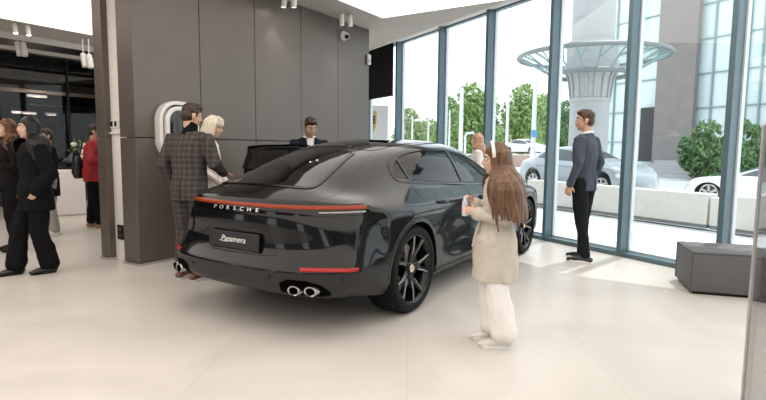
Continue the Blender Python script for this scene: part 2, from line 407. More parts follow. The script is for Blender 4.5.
# flowers on the counter
e = empty('flower_bouquet', CM @ Vector((.45, .3, .905)), 0, 'wrapped bouquet of white and pale flowers lying on white counter', 'bouquet')
leaf = mat('bouquet_leaf', (.10, .17, .07), .6, var=.4, scale=30); petal = mat('petal_white', (.80, .74, .62), .6, var=.08)
wrapm = mat('bouquet_wrap', (.22, .24, .30), .35, var=.4, scale=8)
q = MB()
q.rings([[Vector((-.38+.7*t+.03*sin(7*a), (.04+.16*t)*cos(a), .10+.16*t*sin(a)+.10*t+.02*sin(5*a+t*9))) for a in [2*PI*k/20 for k in range(20)]] for t in (0, .25, .5, .75, 1)], True, False)
q.build('wrapping', wrapm, e, smooth=True)
for k, (x, y, z, r) in enumerate([(.30, 0, .30, .08), (.12, -.05, .44, .07), (.26, .05, .42, .075), (.36, -.04, .20, .07), (.02, .03, .32, .055)]):
    q = MB()
    for s in range(14):
        a = 2.4*s; rr = r*(1-s/20); Q = Matrix.Rotation(a, 4, 'Z') @ Matrix.Rotation(.3+s*.06, 4, 'Y')
        q.ell((x+.3*rr*cos(a), y+.3*rr*sin(a), z), rr*.6, rr*.35, rr*.7, Q, 8, 6)
    f_ = q.build('flower_head', petal, e, smooth=True)
    q = MB(); q.tube([(x, y, z), (x*.4, y*.5, .2), (-.2, 0, .1)], .008, 6); q.build('flower_stem', leaf, e, smooth=True)
q = MB()
for k in range(60):
    a, b_ = random.uniform(0, 6.28), random.uniform(-.2, 1.2); p = Vector((random.uniform(-.1, .35), random.uniform(-.14, .14), random.uniform(.15, .5)))
    d = Vector((cos(a)*cos(b_), sin(a)*cos(b_), sin(b_)))*.10; s_ = d.cross(Vector((0, 0, 1))).normalized()*.02
    q.add([p, p+d*.5+s_, p+d, p+d*.5-s_+Vector((0, 0, .01))], [(0, 1, 2, 3)])
q.build('foliage', leaf, e)

# things in the dark room
e = empty('hanging_screen', (-14.9, 8.2, 0), 0, 'dark hanging display screen on rail in the smoked glass room', 'screen')
q = MB(); q.box(0, .05, -1.0, 1.0, 1.75, 2.35); q.build('panel', mat('screen_off', (.02, .022, .024), .15), e, bevel=.01)
q = MB(); q.tube([(0, -1.6, 2.36), (0, 1.6, 2.36)], .02, 8); q.build('rail', M_['steel'], e, smooth=True)
for k in (-.8, .8):
    q = MB(); q.tube([(0, k, 2.36), (0, k, 3.3)], .012, 8); q.build('hanger', M_['black'], e, smooth=True)
e = empty('lit_cabinet', (-16.9, 5.0, 0), 0, 'dim blue-lit glass cabinet seen through smoked glass far left', 'cabinet')
q = MB(); q.box(0, .3, -.75, .95, .8, 2.75); q.build('carcass', mat('cabinet_blue', (.06, .085, .10), .4), e)
q = MB(); q.box(.3, .31, -.6, .8, .9, 2.65); q.build('backlight', mat('dim_blue_light', (.1, .15, .18), .4, emit=(.16, .24, .28), estr=.7), e)
for k in range(3):
    q = MB(); q.box(.3, .36, -.65, .85, 1.2+k*.5, 1.24+k*.5); q.build('shelf', M_['black'], e)
for px, py, wd in ((37, 96, .22), (29, 113, .16), (51, 114, .12), (16, 112, .1)):
    p = pix(px, py, 13.0)
    e = empty('downlight', p, 0, {37: 'bright dim-room downlight right of blue cabinet', 29: 'small downlight reflection above black-haired woman', 51: 'small downlight between the woman and red jacket', 16: 'tiny downlight before the blue cabinet'}[px], 'lamp', 'lamps in the dark room')
    q = MB(); q.box(-.03, .03, -wd, wd, -.03, .03); q.build('diffuser', mat('downlight_glow', (1, 1, 1), .5, emit=(1, .95, .9), estr=2.5 if px == 37 else .8), e, bevel=.01)
    q = MB(); q.box(-.04, .04, -wd-.02, wd+.02, .03, .07); q.build('housing', M_['black'], e)
    q = MB(); q.tube([(0, 0, .05), (0, 0, 3.3-p.z)], .008, 6); q.build('stem', M_['black'], e)
    l = bpy.data.lights.new('downlight_bulb', 'POINT'); l.energy = 14; l.color = (1, .9, .78); l.shadow_soft_size = .08
    lo = bpy.data.objects.new('downlight_bulb', l); COL.objects.link(lo); lo.location = p-Vector((0, 0, .12))

# glass partition close to the camera on the right edge
e = empty('glass_partition', (.19, 2.7, 0), 0, 'frameless glass partition panel at right edge in front of the pouf', 'partition')
gp = glass_mat('partition_glass', (.88, .90, .91), .6, .03, 1.45)
q = MB(); q.box(0, .012, 0.30, .66, 0, 1.45); q.build('glass_pane', gp, e)
q = MB(); q.box(-.012, .0, -1.3, .28, 0, 1.45); q.build('glass_pane', gp, e)
q = MB(); q.box(-.02, .02, .275, .305, 0, 1.45); q.build('joint_post', M_['steel'], e, bevel=.003)
# ------------------------------------------------------------------ outside
w = MB(); w.box(5.95, 90, -60, 110, -.16, -.04, MWIN); st(w.build('ground', M_['pave']))
# low pale barrier walls beyond the glass
bw = mat('barrier_render', (.66, .62, .58), .85, var=.04, scale=4); bd = mat('barrier_base', (.20, .21, .21), .8, var=.1)
for k, (t0, t1, lab) in enumerate(((5.25, 9.6, 'long low cream barrier wall outside the glass behind standing man'), (1.2, 5.0, 'low cream barrier wall outside at right behind glass partition'), (5.04, 5.21, 'short white barrier stub at the gap in the cream barrier wall'))):
    e = empty('barrier_wall', win(9.3, (t0+t1)/2, -.04), 0, lab, 'barrier')
    IM = Matrix.Translation(-e.location)
    q = MB(); q.box(9.15, 9.45, t0, t1, .06, .60 if k < 2 else .55, IM @ MWIN); q.build('coping', bw, e, bevel=.02)
    q = MB(); q.box(9.17, 9.43, t0+.01, t1-.01, -.0, .06, IM @ MWIN); q.build('base', bd, e)

# building: curtain glazing parallel to the shop window, granite pier, steps, entrance
K = 30.
bg = empty('office_building', win(K, 12, -.04), 0, 'large office building with pale green curtain glazing and granite pier', 'building')
BM = Matrix.Translation(-bg.location) @ MWIN
def facade_t(px, k=K):
    d = CFW+CRT*((px-383)/F)-CUP*((150-200)/F); s = k/(d.dot(WN)); return (d*s).dot(WT)
fg = mat('curtain_pane', (.58, .68, .68), .12, .0, var=.06, scale=.4, spec=.8); fm = mat('curtain_mullion', (.22, .32, .32), .5, var=.05)  # pane base colour holds the pale sky reflection
tl, tr = facade_t(604), facade_t(800)
q = MB(); q.box(K, K+.3, tr, tl, -.0, 26, BM); q.build('curtain_glazing', fg, bg)
q = MB(); vt = [facade_t(p) for p in (612, 634, 690, 708, 728, 742, 756, 775)]
for t in vt: q.box(K-.12, K, t-.04, t+.04, 0, 26, BM)
for j in range(1, 14): q.box(K-.10, K, tr, tl, 1.9*j-.035, 1.9*j+.035, BM)
q.build('curtain_mullions', fm, bg)
gr = mat('granite_pier', (.20, .178, .168), .4, var=.08, scale=2)
t0, t1 = facade_t(690, K-.5), facade_t(652, K-.5)
q = MB(); q.box(K-.5, K-.2, t0, t1, 0, 26, BM)
q.build('granite_pier', gr, bg)
q = MB(); q.box(K-.35, K-.15, facade_t(652, K-.4), facade_t(638, K-.4), .7, 4.0, BM); q.build('entrance_recess', mat('entrance_dark', (.03, .03, .03), .5), bg)
stp = mat('step_stone', (.42, .42, .42), .8, var=.05)
for j in range(5):
    q = MB(); q.box(K-4.6+.55*j, K-1.0, facade_t(702-6*j, K-4), facade_t(636, K-4), .17*j-.04, .17*j+.13, BM); q.build('step', stp, bg)
q = MB(); q.box(K-1.6, K-.1, tr, facade_t(690, K-1.6), 0, 1.25, BM); q.build('granite_plinth', gr, bg)
q = MB(); s0 = facade_t(636); q.tube([BM @ Vector((K-.3, facade_t(612), 14.2)), BM @ Vector((K-.3, facade_t(640), 17.2))], .1, 6); q.build('brace', fm, bg, smooth=True); q = MB(); q.tube([BM @ Vector((K-.3, facade_t(690), 18.4)), BM @ Vector((K-.3, facade_t(712), 15.2))], .1, 6); q.build('brace', fm, bg, smooth=True)

# round column with flared capital and ring canopy
cc = pix(587.5, 150, 21.); cc.z = -.04
e = empty('round_column', cc, 0, 'thick pale round concrete column with fluted capital outside behind standing man', 'column')
cm_ = mat('pale_concrete', (.38, .39, .39), .8, var=.06, scale=3)
q = MB(); q.lathe([(0, 0), (.74, 0), (.74, 3.25), (.80, 3.3), (.80, 3.4), (.74, 3.45)], 40); q.build('shaft', cm_, e, smooth=True)
q = MB(); q.lathe([(.74, 3.45), (.76, 3.8), (.82, 4.2), (.95, 4.5), (1.02, 4.55), (1.02, 4.7), (.95, 4.72), (.95, 5.3), (.95, 5.6)], 40); q.build('capital', cm_, e, smooth=True)
for k in range(16):
    a = 2*PI*k/16; q = MB(); q.tube([((r_)*cos(a), (r_)*sin(a), z) for r_, z in ((.76, 3.45), (.80, 3.8), (.86, 4.2), (1.0, 4.48))], .045, 6); q.build('rib', cm_, e, smooth=True)
q = MB(); q.lathe([(.80, 5.6), (.80, 12.)], 40); q.build('drum', cm_, e, smooth=True)
ec = empty('ring_canopy', cc, 0, 'round steel and glass ring canopy encircling the concrete column', 'canopy')
sm_ = mat('canopy_steel', (.20, .22, .22), .5, .3, var=.05)
def circ(r_, z, n=48): return [(r_*cos(2*PI*k/n), r_*sin(2*PI*k/n), z) for k in range(n)]
q = MB(); q.tube(circ(2.8, 5.05, 64), .085, 10, closed=True); q.build('outer_ring', sm_, ec, smooth=True)
q = MB(); q.tube(circ(1.5, 4.35), .10, 10, closed=True); q.build('inner_ring', sm_, ec, smooth=True)
for k in range(20):
    a = 2*PI*k/20; a2 = a+2*PI/40
    q = MB(); q.tube([(1.5*cos(a), 1.5*sin(a), 4.35), (2.3*cos(a), 2.3*sin(a), 4.85), (2.8*cos(a), 2.8*sin(a), 5.05)], .035, 6)
    q.tube([(2.8*cos(a2), 2.8*sin(a2), 5.05), (2.0*cos(a), 2.0*sin(a), 4.7)], .025, 6)
    q.build('strut', fm, ec, smooth=True)
q = MB(); n = 48
q.rings([circ(.97, 5.35, n), circ(2.75, 5.12, n)], False, False); q.build('glass_roof', glass_mat('canopy_glass', (.93, .96, .96), .35, .0, 1.2), ec, smooth=True)

# trees beyond the street
bark = mat('bark', (.16, .12, .09), .9, var=.2)
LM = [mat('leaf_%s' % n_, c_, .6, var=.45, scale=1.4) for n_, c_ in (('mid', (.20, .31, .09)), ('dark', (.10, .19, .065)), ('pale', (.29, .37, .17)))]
def tree(px, depth, topy, wpx, mi, label, base=0., seed=1, n=4200, trunk=True):
    if depth > 40: depth += 16+12*(seed % 4); n = int(n*1.3)
    rr = np.random.RandomState(seed)
    p = pix(px, 150, depth); zt = pix(px, topy, depth).z; Wd = wpx*depth/F
    e = empty('tree', (p.x, p.y, -.04), 0, label, 'tree', 'trees beyond the street')
    H = zt+.04; q = MB()
    nb = 9
    blobs = [(rr.uniform(-.3, .3)*Wd, rr.uniform(-.3, .3)*Wd, H*rr.uniform(.15, .72), rr.uniform(.24, .36)*Wd) for _ in range(nb)]+[(0, 0, H-.3*Wd, .30*Wd), (0, 0, H*.45, .45*Wd)]
    S = max(.14, .05*Wd)
    for k in range(n):
        b_ = blobs[rr.randint(len(blobs))]; v = rr.normal(size=3); v /= np.linalg.norm(v); r_ = b_[3]*rr.uniform(.55, 1.05)
        c_ = Vector((b_[0]+v[0]*r_, b_[1]+v[1]*r_, max(.25, b_[2]+v[2]*r_*.95)))
        a = Vector(rr.normal(size=3)).normalized(); b2 = a.orthogonal().normalized(); s_ = S*rr.uniform(.6, 1.3)
        q.add([c_-a*s_, c_-b2*s_*.5, c_+a*s_, c_+b2*s_*.5], [(0, 1, 2, 3)])
    q.build('foliage', LM[mi], e)
    if trunk:
        q = MB(); q.tube([(0, 0, 0), (.05, 0, H*.3), (0, .05, H*.6)], [.05*Wd, .04*Wd, .02*Wd], 8); q.build('trunk', bark, e, smooth=True)
        for k in range(4):
            a = k*1.7; q = MB(); q.tube([(0, 0, H*.3), (.2*Wd*cos(a), .2*Wd*sin(a), H*.62)], [.025*Wd, .012*Wd], 6); q.build('branch', bark, e, smooth=True)
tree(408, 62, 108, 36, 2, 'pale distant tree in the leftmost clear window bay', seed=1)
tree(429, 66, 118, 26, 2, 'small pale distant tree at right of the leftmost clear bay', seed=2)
tree(447, 38, 96, 34, 0, 'green tree left of the white lamp mast in second bay', seed=3)
tree(470, 48, 83, 44, 0, 'tall broad green tree behind the white lamp mast', seed=4, n=3600)
tree(490, 54, 100, 30, 1, 'dark green tree behind the mullion near long-haired girl', seed=5)
tree(522, 50, 84, 44, 0, 'full green tree between flagpole and street sign mast', seed=6, n=3600)
tree(546, 56, 92, 36, 0, 'green tree behind the mullion left of the concrete column', seed=7)
tree(566, 60, 100, 30, 1, 'dark tree just left of the concrete column', seed=8)
tree(457, 44, 128, 40, 1, 'low dark bushy tree at the foot of white lamp mast', seed=9, n=2000)
tree(500, 44, 126, 34, 0, 'low bushy tree behind long-haired girl', seed=12, n=2000)
tree(706, 24.5, 119, 42, 1, 'dark spreading conifer before the curtain glazing right of granite pier', seed=11, n=2600)
tree(738, 20.5, 118, 26, 1, 'dark conifer before curtain glazing beside the rightmost mullion', seed=12, n=2200)
tree(752, 25.0, 124, 26, 1, 'dark tree right of the rightmost mullion before curtain glazing', seed=13, n=1800)
# poles
pw = mat('pole_white', (.72, .73, .74), .5, .1, var=.03)
def mast(px, depth, topy, r_, label, arm=0, name='lamp_mast'):
    p = pix(px, 150, depth); zt = pix(px, topy, depth).z
    e = empty(name, (p.x, p.y, -.04), 0, label, 'mast', None)
    q = MB(); q.tube([(0, 0, 0), (0, 0, zt)], [r_*1.15, r_*.85], 10); q.build('pole', pw, e, smooth=True)
    q = MB(); q.lathe([(0, 0), (r_*2.2, 0), (r_*2.2, .05), (r_*1.3, .12), (0, .12)], 16); q.build('base', pw, e, smooth=True)
    if arm:
        q = MB(); q.tube([(0, 0, zt-.05), (CRT.x*arm*.5, CRT.y*arm*.5, zt+.05), (CRT.x*arm, CRT.y*arm, zt)], r_*.6, 8); q.build('arm', pw, e, smooth=True)
        q = MB(); q.ell((CRT.x*arm*1.1, CRT.y*arm*1.1, zt), .3, .3, .09); q.build('lamp_head', pw, e, smooth=True)
    return e
mast(506.5, 30, -25, .075, 'very tall thin white flagpole seen through third window bay', name='flag_pole')
mast(460.5, 34, 88, .13, 'white lamp mast standing before the tall broad tree', 0)
mast(412, 40, 116, .07, 'thin pale lamp mast in leftmost clear window bay', 0)
mast(428, 42, 120, .07, 'thin pale lamp mast with arm in leftmost clear bay', -.8)
mast(449, 36, 110, .06, 'slim pale post left of the white lamp mast', 0)
e = mast(533, 30, 74, .13, 'grey mast with blue street sign by parked white car')
q = MB(); q.box(-.17, .17, -.19, -.13, 2.1, 2.5, Matrix.Rotation(YAW, 4, 'Z')); q.build('sign_plate', mat('sign_blue', (.12, .30, .55), .5), e, bevel=.02)
# white goal-like barrier gate
p = pix(467, 150, 26); e = empty('entry_gate', (p.x, p.y, -.04), YAW, 'white tubular entry gate frame outside behind pale-haired woman', 'gate')
q = MB(); q.tube([(-.1, 0, 0), (-.1, 0, 2.05), (-.05, 0, 2.15), (.30, 0, 2.2), (.34, 0, 2.1), (.34, 0, 0)], .05, 8); q.build('frame', pw, e, smooth=True)
q = MB(); q.box(-.2, 0, -.1, .1, 0, .06); q.box(.24, .44, -.1, .1, 0, .06); q.build('base', pw, e)
# pylon with the crest beyond the wall end
dp = 13.5
p = pix(376, 150, dp); e = empty('sign_pylon', (p.x, p.y, -.04), YAW, 'white pylon outside bearing a gold and red crest shield', 'sign')
pxm = dp/F
q = MB(); q.box(-15*pxm, 12*pxm, 0, .25, 0, 1.36+43*pxm); q.build('body', mat('pylon_white', (.72, .66, .65), .5, var=.02), e, bevel=.02)
def shield(w, h, n=10):
    pts = [(-w, h*.9), (-w*.5, h*.97), (0, h), (w*.5, h*.97), (w, h*.9)]
    right = [(w, h*.2), (w*.93, -.15*h), (w*.75, -.5*h), (w*.42, -.82*h), (0, -h)]
    return pts+right+[(-x, y) for x, y in right[-2::-1]]
CREST = {}
gold = mat('crest_gold', (.62, .42, .10), .35, .6, var=.05); cred = mat('crest_red', (.42, .03, .03), .4, var=.03); cblk = mat('crest_black', (.01, .01, .01), .4)
def crest(parent, M, w, h, name='crest', flat=False):
    """shield: gold field, red and black bands in two quarters, antlers in the others, small inner shield with a horse"""
    mats = [gold, cred, cblk]
    o_ = MB(); o_.prism(shield(w, h)[::-1], 0, .012*h, M)
    g_ = None if flat else o_.build(name, gold, parent)
    def sub(polys, mi_, nm, z=.02):
        q_ = o_ if flat else MB(); q_.cur = mi_
        for poly in polys: q_.prism(poly, .010*h, z*h, M)
        if not flat: q_.cur = 0; q_.build(nm, mats[mi_], g_)
    bd_ = []; br_ = []
    for s in (-1, 1):
        for k in range(5):
            y0 = (.60 if s > 0 else -.12)*h-k*.12*h; lst = br_ if k % 2 else bd_
            x1 = w*.86 if s > 0 else w*(.80-.10*k)
            x0 = .02*w
            a, b_ = (x0, x1) if s > 0 else (-x1, -x0)
            lst.append([(a, y0-.11*h), (b_, y0-.11*h), (b_, y0), (a, y0)])
    sub(bd_, 2, 'black_bands'); sub(br_, 1, 'red_bands')
    sub([[(-.84*w+.1*w*j, .45*h-.16*h*j), (-.15*w, .50*h-.16*h*j), (-.15*w, .45*h-.16*h*j), (-.84*w+.1*w*j, .40*h-.16*h*j)] for j in range(3)], 2, 'antlers')
    sub([[(.15*w, -.16*h-.16*h*j), (.72*w-.12*w*j, -.20*h-.16*h*j), (.72*w-.12*w*j, -.25*h-.16*h*j), (.15*w, -.21*h-.16*h*j)] for j in range(3)], 2, 'antlers')
    sub([[(x*.34, y*.34+.02*h) for x, y in shield(w, h)]], 0, 'inner_shield', .03)
    sub([[(x*w*.3, y*h*.3+.02*h) for x, y in ((-.25, -.75), (-.05, -.7), (.0, -.2), (.3, -.5), (.4, -.45), (.2, .05), (.25, .3), (.5, .45), (.45, .6), (.2, .75), (-.1, .55), (-.2, .1), (-.5, .2), (-.55, .1), (-.25, -.1))]], 2, 'horse', .036)
    if flat: g_ = o_.build(name, mats, parent)
    return g_
CM2 = Matrix.Translation(((367.5-376)*pxm, -.0, 1.36+24.5*pxm)) @ Matrix.Rotation(PI/2, 4, 'X')
crest(e, CM2, 9.0*pxm, 13.5*pxm, 'crest_shield')
# ------------------------------------------------------------------ the car (local frame: x right, y forward from the rear axle, z up)
CARO = Vector((-2.942, 3.644, 0))
car = empty('car', CARO, 0, 'dark grey four-door sports saloon with light bar, parked along the bronze wall', 'car')
paint = mat('graphite_paint', (.008, .0092, .0102), .16, .35, var=.04, scale=900, coat=.55, coatr=.010, spec=.1)
satin = mat('satin_grey_plastic', (.026, .026, .027), .40, .0, var=.04, scale=50, spec=.25)
gloss = mat('gloss_black', (.003, .003, .0035), .07, var=.1, spec=.4)
rubber = mat('tyre_rubber', (.007, .007, .007), .62, var=.15, scale=60, bump=.1, spec=.15)
chrome = mat('dark_chrome', (.45, .44, .43), .16, 1., var=.04)
cglass = glass_mat('car_side_glass', (.20, .23, .22), .9, .0, 1.38)
rglass = glass_mat('car_rear_glass', (.10, .10, .10), 1., .0, 1.6)
dglass = glass_mat('dark_reflection_glass', (.09, .09, .09), .8, .0, 1.5)  # open door pane, tint darkened to imitate its near-black reflection
leather = mat('terracotta_leather', (.24, .085, .05), .5, var=.1, scale=20, bump=.1)
dleather = mat('dark_interior', (.022, .022, .023), .6, var=.1)
TOP = [
 [(0,-.985,.950),(.27,-.970,.950),(.50,-.918,.947),(.66,-.82,.940),(.78,-.70,.928),(.850,-.59,.908)],
 [(0,-.845,1.035),(.26,-.835,1.030),(.47,-.785,1.012),(.64,-.70,.975),(.79,-.59,.943),(.905,-.48,.885)],
 [(0,-.60,1.120),(.26,-.60,1.105),(.46,-.57,1.065),(.65,-.51,.995),(.81,-.44,.95),(.938,-.34,.87)],
 [(0,-.30,1.222),(.28,-.30,1.205),(.50,-.29,1.145),(.69,-.27,1.045),(.835,-.24,.96),(.955,-.15,.862)],
 [(0,.05,1.318),(.31,.05,1.298),(.545,.05,1.235),(.710,.05,1.105),(.85,.05,.97),(.962,.05,.86)],
 [(0,.45,1.392),(.33,.45,1.372),(.590,.45,1.305),(.735,.45,1.15),(.855,.45,.98),(.955,.45,.862)],
 [(0,.85,1.418),(.34,.85,1.40),(.608,.85,1.335),(.748,.85,1.165),(.853,.85,.975),(.942,.85,.865)],
 [(0,1.25,1.420),(.345,1.25,1.402),(.612,1.25,1.335),(.75,1.25,1.16),(.848,1.25,.965),(.932,1.25,.865)],
 [(0,1.65,1.39),(.34,1.64,1.37),(.60,1.62,1.30),(.74,1.62,1.135),(.845,1.62,.955),(.93,1.62,.862)],
 [(0,2.06,1.275),(.34,2.03,1.255),(.59,1.98,1.205),(.725,1.98,1.085),(.84,1.98,.945),(.932,1.98,.862)],
 [(0,2.48,1.09),(.34,2.44,1.08),(.60,2.36,1.055),(.735,2.33,.995),(.84,2.32,.93),(.935,2.30,.86)],
 [(0,2.80,.975),(.36,2.78,.97),(.60,2.74,.955),(.74,2.72,.945),(.85,2.70,.915),(.945,2.70,.855)],
 [(0,3.18,.90),(.36,3.17,.895),(.58,3.15,.895),(.73,3.14,.90),(.86,3.12,.885),(.952,3.1,.83)],
 [(0,3.55,.80),(.36,3.53,.80),(.58,3.49,.805),(.72,3.46,.82),(.845,3.42,.81),(.935,3.38,.77)],
 [(0,3.82,.66),(.34,3.79,.66),(.56,3.72,.665),(.70,3.66,.675),(.81,3.58,.68),(.885,3.52,.665)]]
# side rows, bottom -> below the shoulder (shoulder itself is TOP[j][5])
SIDE = [
 [(.83,-.74,.29),(.895,-.75,.36),(.922,-.755,.49),(.898,-.700,.63),(.886,-.640,.785)],
 [(.88,-.55,.26),(.935,-.55,.34),(.945,-.54,.49),(.930,-.50,.64),(.928,-.485,.78)],
 [(.88,-.38,.23),(.94,-.38,.32),(.955,-.38,.48),(.955,-.38,.63),(.953,-.38,.77)],
 [(.88,-.15,.22),(.94,-.15,.32),(.960,-.15,.48),(.966,-.15,.63),(.968,-.15,.76)],
 [(.88,.05,.22),(.94,.05,.32),(.958,.05,.48),(.968,.05,.63),(.972,.05,.76)],
 [(.88,.45,.21),(.94,.45,.31),(.940,.45,.47),(.950,.45,.62),(.963,.45,.76)],
 [(.86,.85,.20),(.932,.85,.31),(.918,.85,.46),(.925,.85,.61),(.947,.85,.76)],
 [(.86,1.25,.20),(.930,1.25,.31),(.910,1.25,.46),(.915,1.25,.61),(.937,1.25,.76)],
 [(.86,1.62,.20),(.930,1.62,.31),(.910,1.62,.46),(.915,1.62,.61),(.936,1.62,.76)],
 [(.86,1.98,.20),(.930,1.98,.31),(.915,1.98,.46),(.920,1.98,.61),(.938,1.98,.76)],
 [(.87,2.30,.20),(.935,2.30,.31),(.930,2.30,.46),(.935,2.30,.61),(.945,2.30,.75)],
 [(.88,2.70,.20),(.945,2.70,.31),(.955,2.70,.46),(.960,2.70,.61),(.960,2.70,.75)],
 [(.88,3.1,.20),(.94,3.1,.30),(.955,3.1,.45),(.962,3.1,.59),(.962,3.1,.73)],
 [(.86,3.36,.19),(.925,3.36,.28),(.94,3.36,.40),(.945,3.36,.53),(.945,3.37,.66)],
 [(.82,3.48,.19),(.90,3.50,.27),(.915,3.50,.37),(.915,3.50,.47),(.905,3.51,.57)]]
REAR = [  # rows k0..k4, columns c0..c4
 [(0,-.98,.29),(.28,-.972,.29),(.52,-.94,.29),(.70,-.885,.29),(.785,-.815,.29)],
 [(0,-1.085,.36),(.28,-1.078,.36),(.53,-1.045,.36),(.73,-.960,.36),(.845,-.855,.36)],
 [(0,-1.105,.49),(.28,-1.097,.49),(.54,-1.060,.49),(.745,-.970,.49),(.865,-.865,.49)],
 [(0,-1.015,.625),(.28,-1.008,.625),(.52,-.975,.625),(.70,-.905,.628),(.83,-.81,.63)],
 [(0,-1.030,.785),(.28,-1.016,.785),(.51,-.972,.785),(.685,-.89,.785),(.81,-.775,.785)]]
FRONT = [
 [(0,3.80,.18),(.34,3.78,.18),(.54,3.70,.18),(.68,3.62,.18),(.77,3.54,.18)],
 [(0,3.92,.26),(.34,3.89,.26),(.57,3.81,.26),(.74,3.71,.26),(.85,3.60,.26)],
 [(0,3.94,.36),(.34,3.91,.36),(.575,3.83,.36),(.755,3.725,.36),(.865,3.61,.36)],
 [(0,3.935,.47),(.34,3.905,.47),(.575,3.825,.47),(.75,3.72,.47),(.86,3.61,.47)],
 [(0,3.90,.57),(.34,3.87,.575),(.57,3.79,.575),(.735,3.69,.575),(.85,3.59,.575)]]
def car_surface(level=4):
    P = []; idx = {}
    def put(key, p):
        idx[key] = len(P); P.append(p)
    J = len(TOP)
    for j in range(J):
        for c in range(6): put(('t', j, c), TOP[j][c])
        for k in range(5): put(('s', j, k), SIDE[j][k])
    for k in range(5):
        for c in range(5): put(('r', k, c), REAR[k][c]); put(('f', k, c), FRONT[k][c])
    def S(j, k): return idx[('t', j, 5)] if k == 5 else idx[('s', j, k)]
    def Rr(k, c): return idx[('t', 0, c)] if k == 5 else (idx[('s', 0, k)] if c == 5 else idx[('r', k, c)])
    def Ff(k, c): return idx[('t', J-1, c)] if k == 5 else (idx[('s', J-1, k)] if c == 5 else idx[('f', k, c)])
    fs = []
    for j in range(J-1):
        for c in range(5): fs.append((idx[('t', j, c)], idx[('t', j, c+1)], idx[('t', j+1, c+1)], idx[('t', j+1, c)]))
        for k in range(5): fs.append((S(j, k), S(j+1, k), S(j+1, k+1), S(j, k+1)))
    for k in range(5):
        for c in range(5):
            fs.append((Rr(k, c), Rr(k, c+1), Rr(k+1, c+1), Rr(k+1, c)))
            fs.append((Ff(k, c+1), Ff(k, c), Ff(k+1, c), Ff(k+1, c+1)))
    # mirror
    V = [Vector(p) for p in P]; mi = {}
    for i, p in enumerate(P):
        if abs(p[0]) < 1e-9: mi[i] = i
        else: mi[i] = len(V); V.append(Vector((-p[0], p[1], p[2])))
    fs += [tuple(mi[i] for i in f[::-1]) for f in fs]
    tgt = np.array([v[:] for v in V]); cage = tgt.copy(); n = len(V)
    me = bpy.data.meshes.new('cage'); me.from_pydata([tuple(v) for v in cage], [], fs)
    o = bpy.data.objects.new('cage', me); COL.objects.link(o)
    # soft creases: shoulder under the light bar, bumper ledge, sill
    ca = me.attributes.new('crease_edge', 'FLOAT', 'EDGE')
    kk = {v: k for k, v in idx.items()}; inv = {mi[i]: i for i in mi}
    for e in me.edges:
        a, b = kk[inv.get(e.vertices[0], e.vertices[0])], kk[inv.get(e.vertices[1], e.vertices[1])]
        cr = 0.
        rowa = a[1] if a[0] in 'rf' else (a[2] if a[0] == 's' else None); rowb = b[1] if b[0] in 'rf' else (b[2] if b[0] == 's' else None)
        if a[0] in 'rs' and b[0] in 'rs' and rowa == rowb and (a[0] == 'r' or a[1] == 0) and (b[0] == 'r' or b[1] == 0):
            cr = {1: .35, 2: .55, 4: .1}.get(rowa, 0)
        if a[0] == 't' and b[0] == 't' and a[1] == 0 and b[1] == 0: cr = .5
        if a[0] == 's' and b[0] == 's' and a[2] == 1 and b[2] == 1 and a[1] != b[1]: cr = .4
        ca.data[e.index].value = cr
    md = o.modifiers.new('s', 'SUBSURF'); md.subdivision_type = 'CATMULL_CLARK'; md.levels = 2; md.use_limit_surface = True
    for it in range(7):
        ev = evaluated(o)
        lim = np.array([ev.vertices[i].co[:] for i in range(n)]); bpy.data.meshes.remove(ev)
        cage += .85*(tgt-lim)
        for i in range(n): me.vertices[i].co = cage[i]
        me.update()
    md.levels = level
    ev = evaluated(o); bpy.data.objects.remove(o)
    return ev
CS = car_surface(4)
BV = BVHTree.FromPolygons([v.co.copy() for v in CS.vertices], [tuple(p.vertices) for p in CS.polygons])
def hit(o, d, off=0.):
    h = BV.ray_cast(Vector(o), Vector(d).normalized(), 20)
    if h[0] is None: return None
    n = h[1]
    if n.dot(Vector(d)) > 0: n = -n
    return h[0]+n*off
def on_side(y, z, off=0., s=1):
    p = hit((s*3, y, z), (-s, 0, 0), off)
    return p if p is not None else Vector((s*.8, y, z))
def on_top(x, y, off=0.): return hit((x, y, 4), (0, 0, -1), off)
def on_rear(x, z, off=0.):
    """rear face, wrapping round the corners: x is measured along a circle about (0, .1)"""
    a = x/1.1; d = Vector((-sin(a), cos(a), 0)); q = Vector((0, .1, z))-d*4
    return hit(q, d, off)
def on_back(x, z, off=0.): return hit((x, -4, z), (0, 1, 0), off)

DLO = [(.02,1.066),(.025,1.10),(.07,1.165),(.135,1.212),(.25,1.262),(.40,1.298),(.58,1.321),(.85,1.330),(1.15,1.320),(1.42,1.290),(1.66,1.238),(1.9,1.16),(2.1,1.08),(2.24,1.01),(2.30,.970),(2.1,.962),(1.6,.968),(1.2,.985),(.8,1.005),(.4,1.032),(.13,1.054)]
def dense(poly, step=.02, closed=True):
    out = []
    n = len(poly)
    for i in range(n if closed else n-1):
        a, b = poly[i], poly[(i+1) % n]; L = math.hypot(b[0]-a[0], b[1]-a[1]); m = max(1, int(L/step))
        for k in range(m): out.append((a[0]+(b[0]-a[0])*k/m, a[1]+(b[1]-a[1])*k/m))
    if not closed: out.append(poly[-1])
    return out
def chaikin(poly, it=2, closed=True):
    for _ in range(it):
        out = []; n = len(poly)
        for i in range(n if closed else n-1):
            a, b = poly[i], poly[(i+1) % n]
            out += [(a[0]*.75+b[0]*.25, a[1]*.75+b[1]*.25), (a[0]*.25+b[0]*.75, a[1]*.25+b[1]*.75)]
        if not closed: out = [poly[0]]+out+[poly[-1]]
        poly = out
    return poly
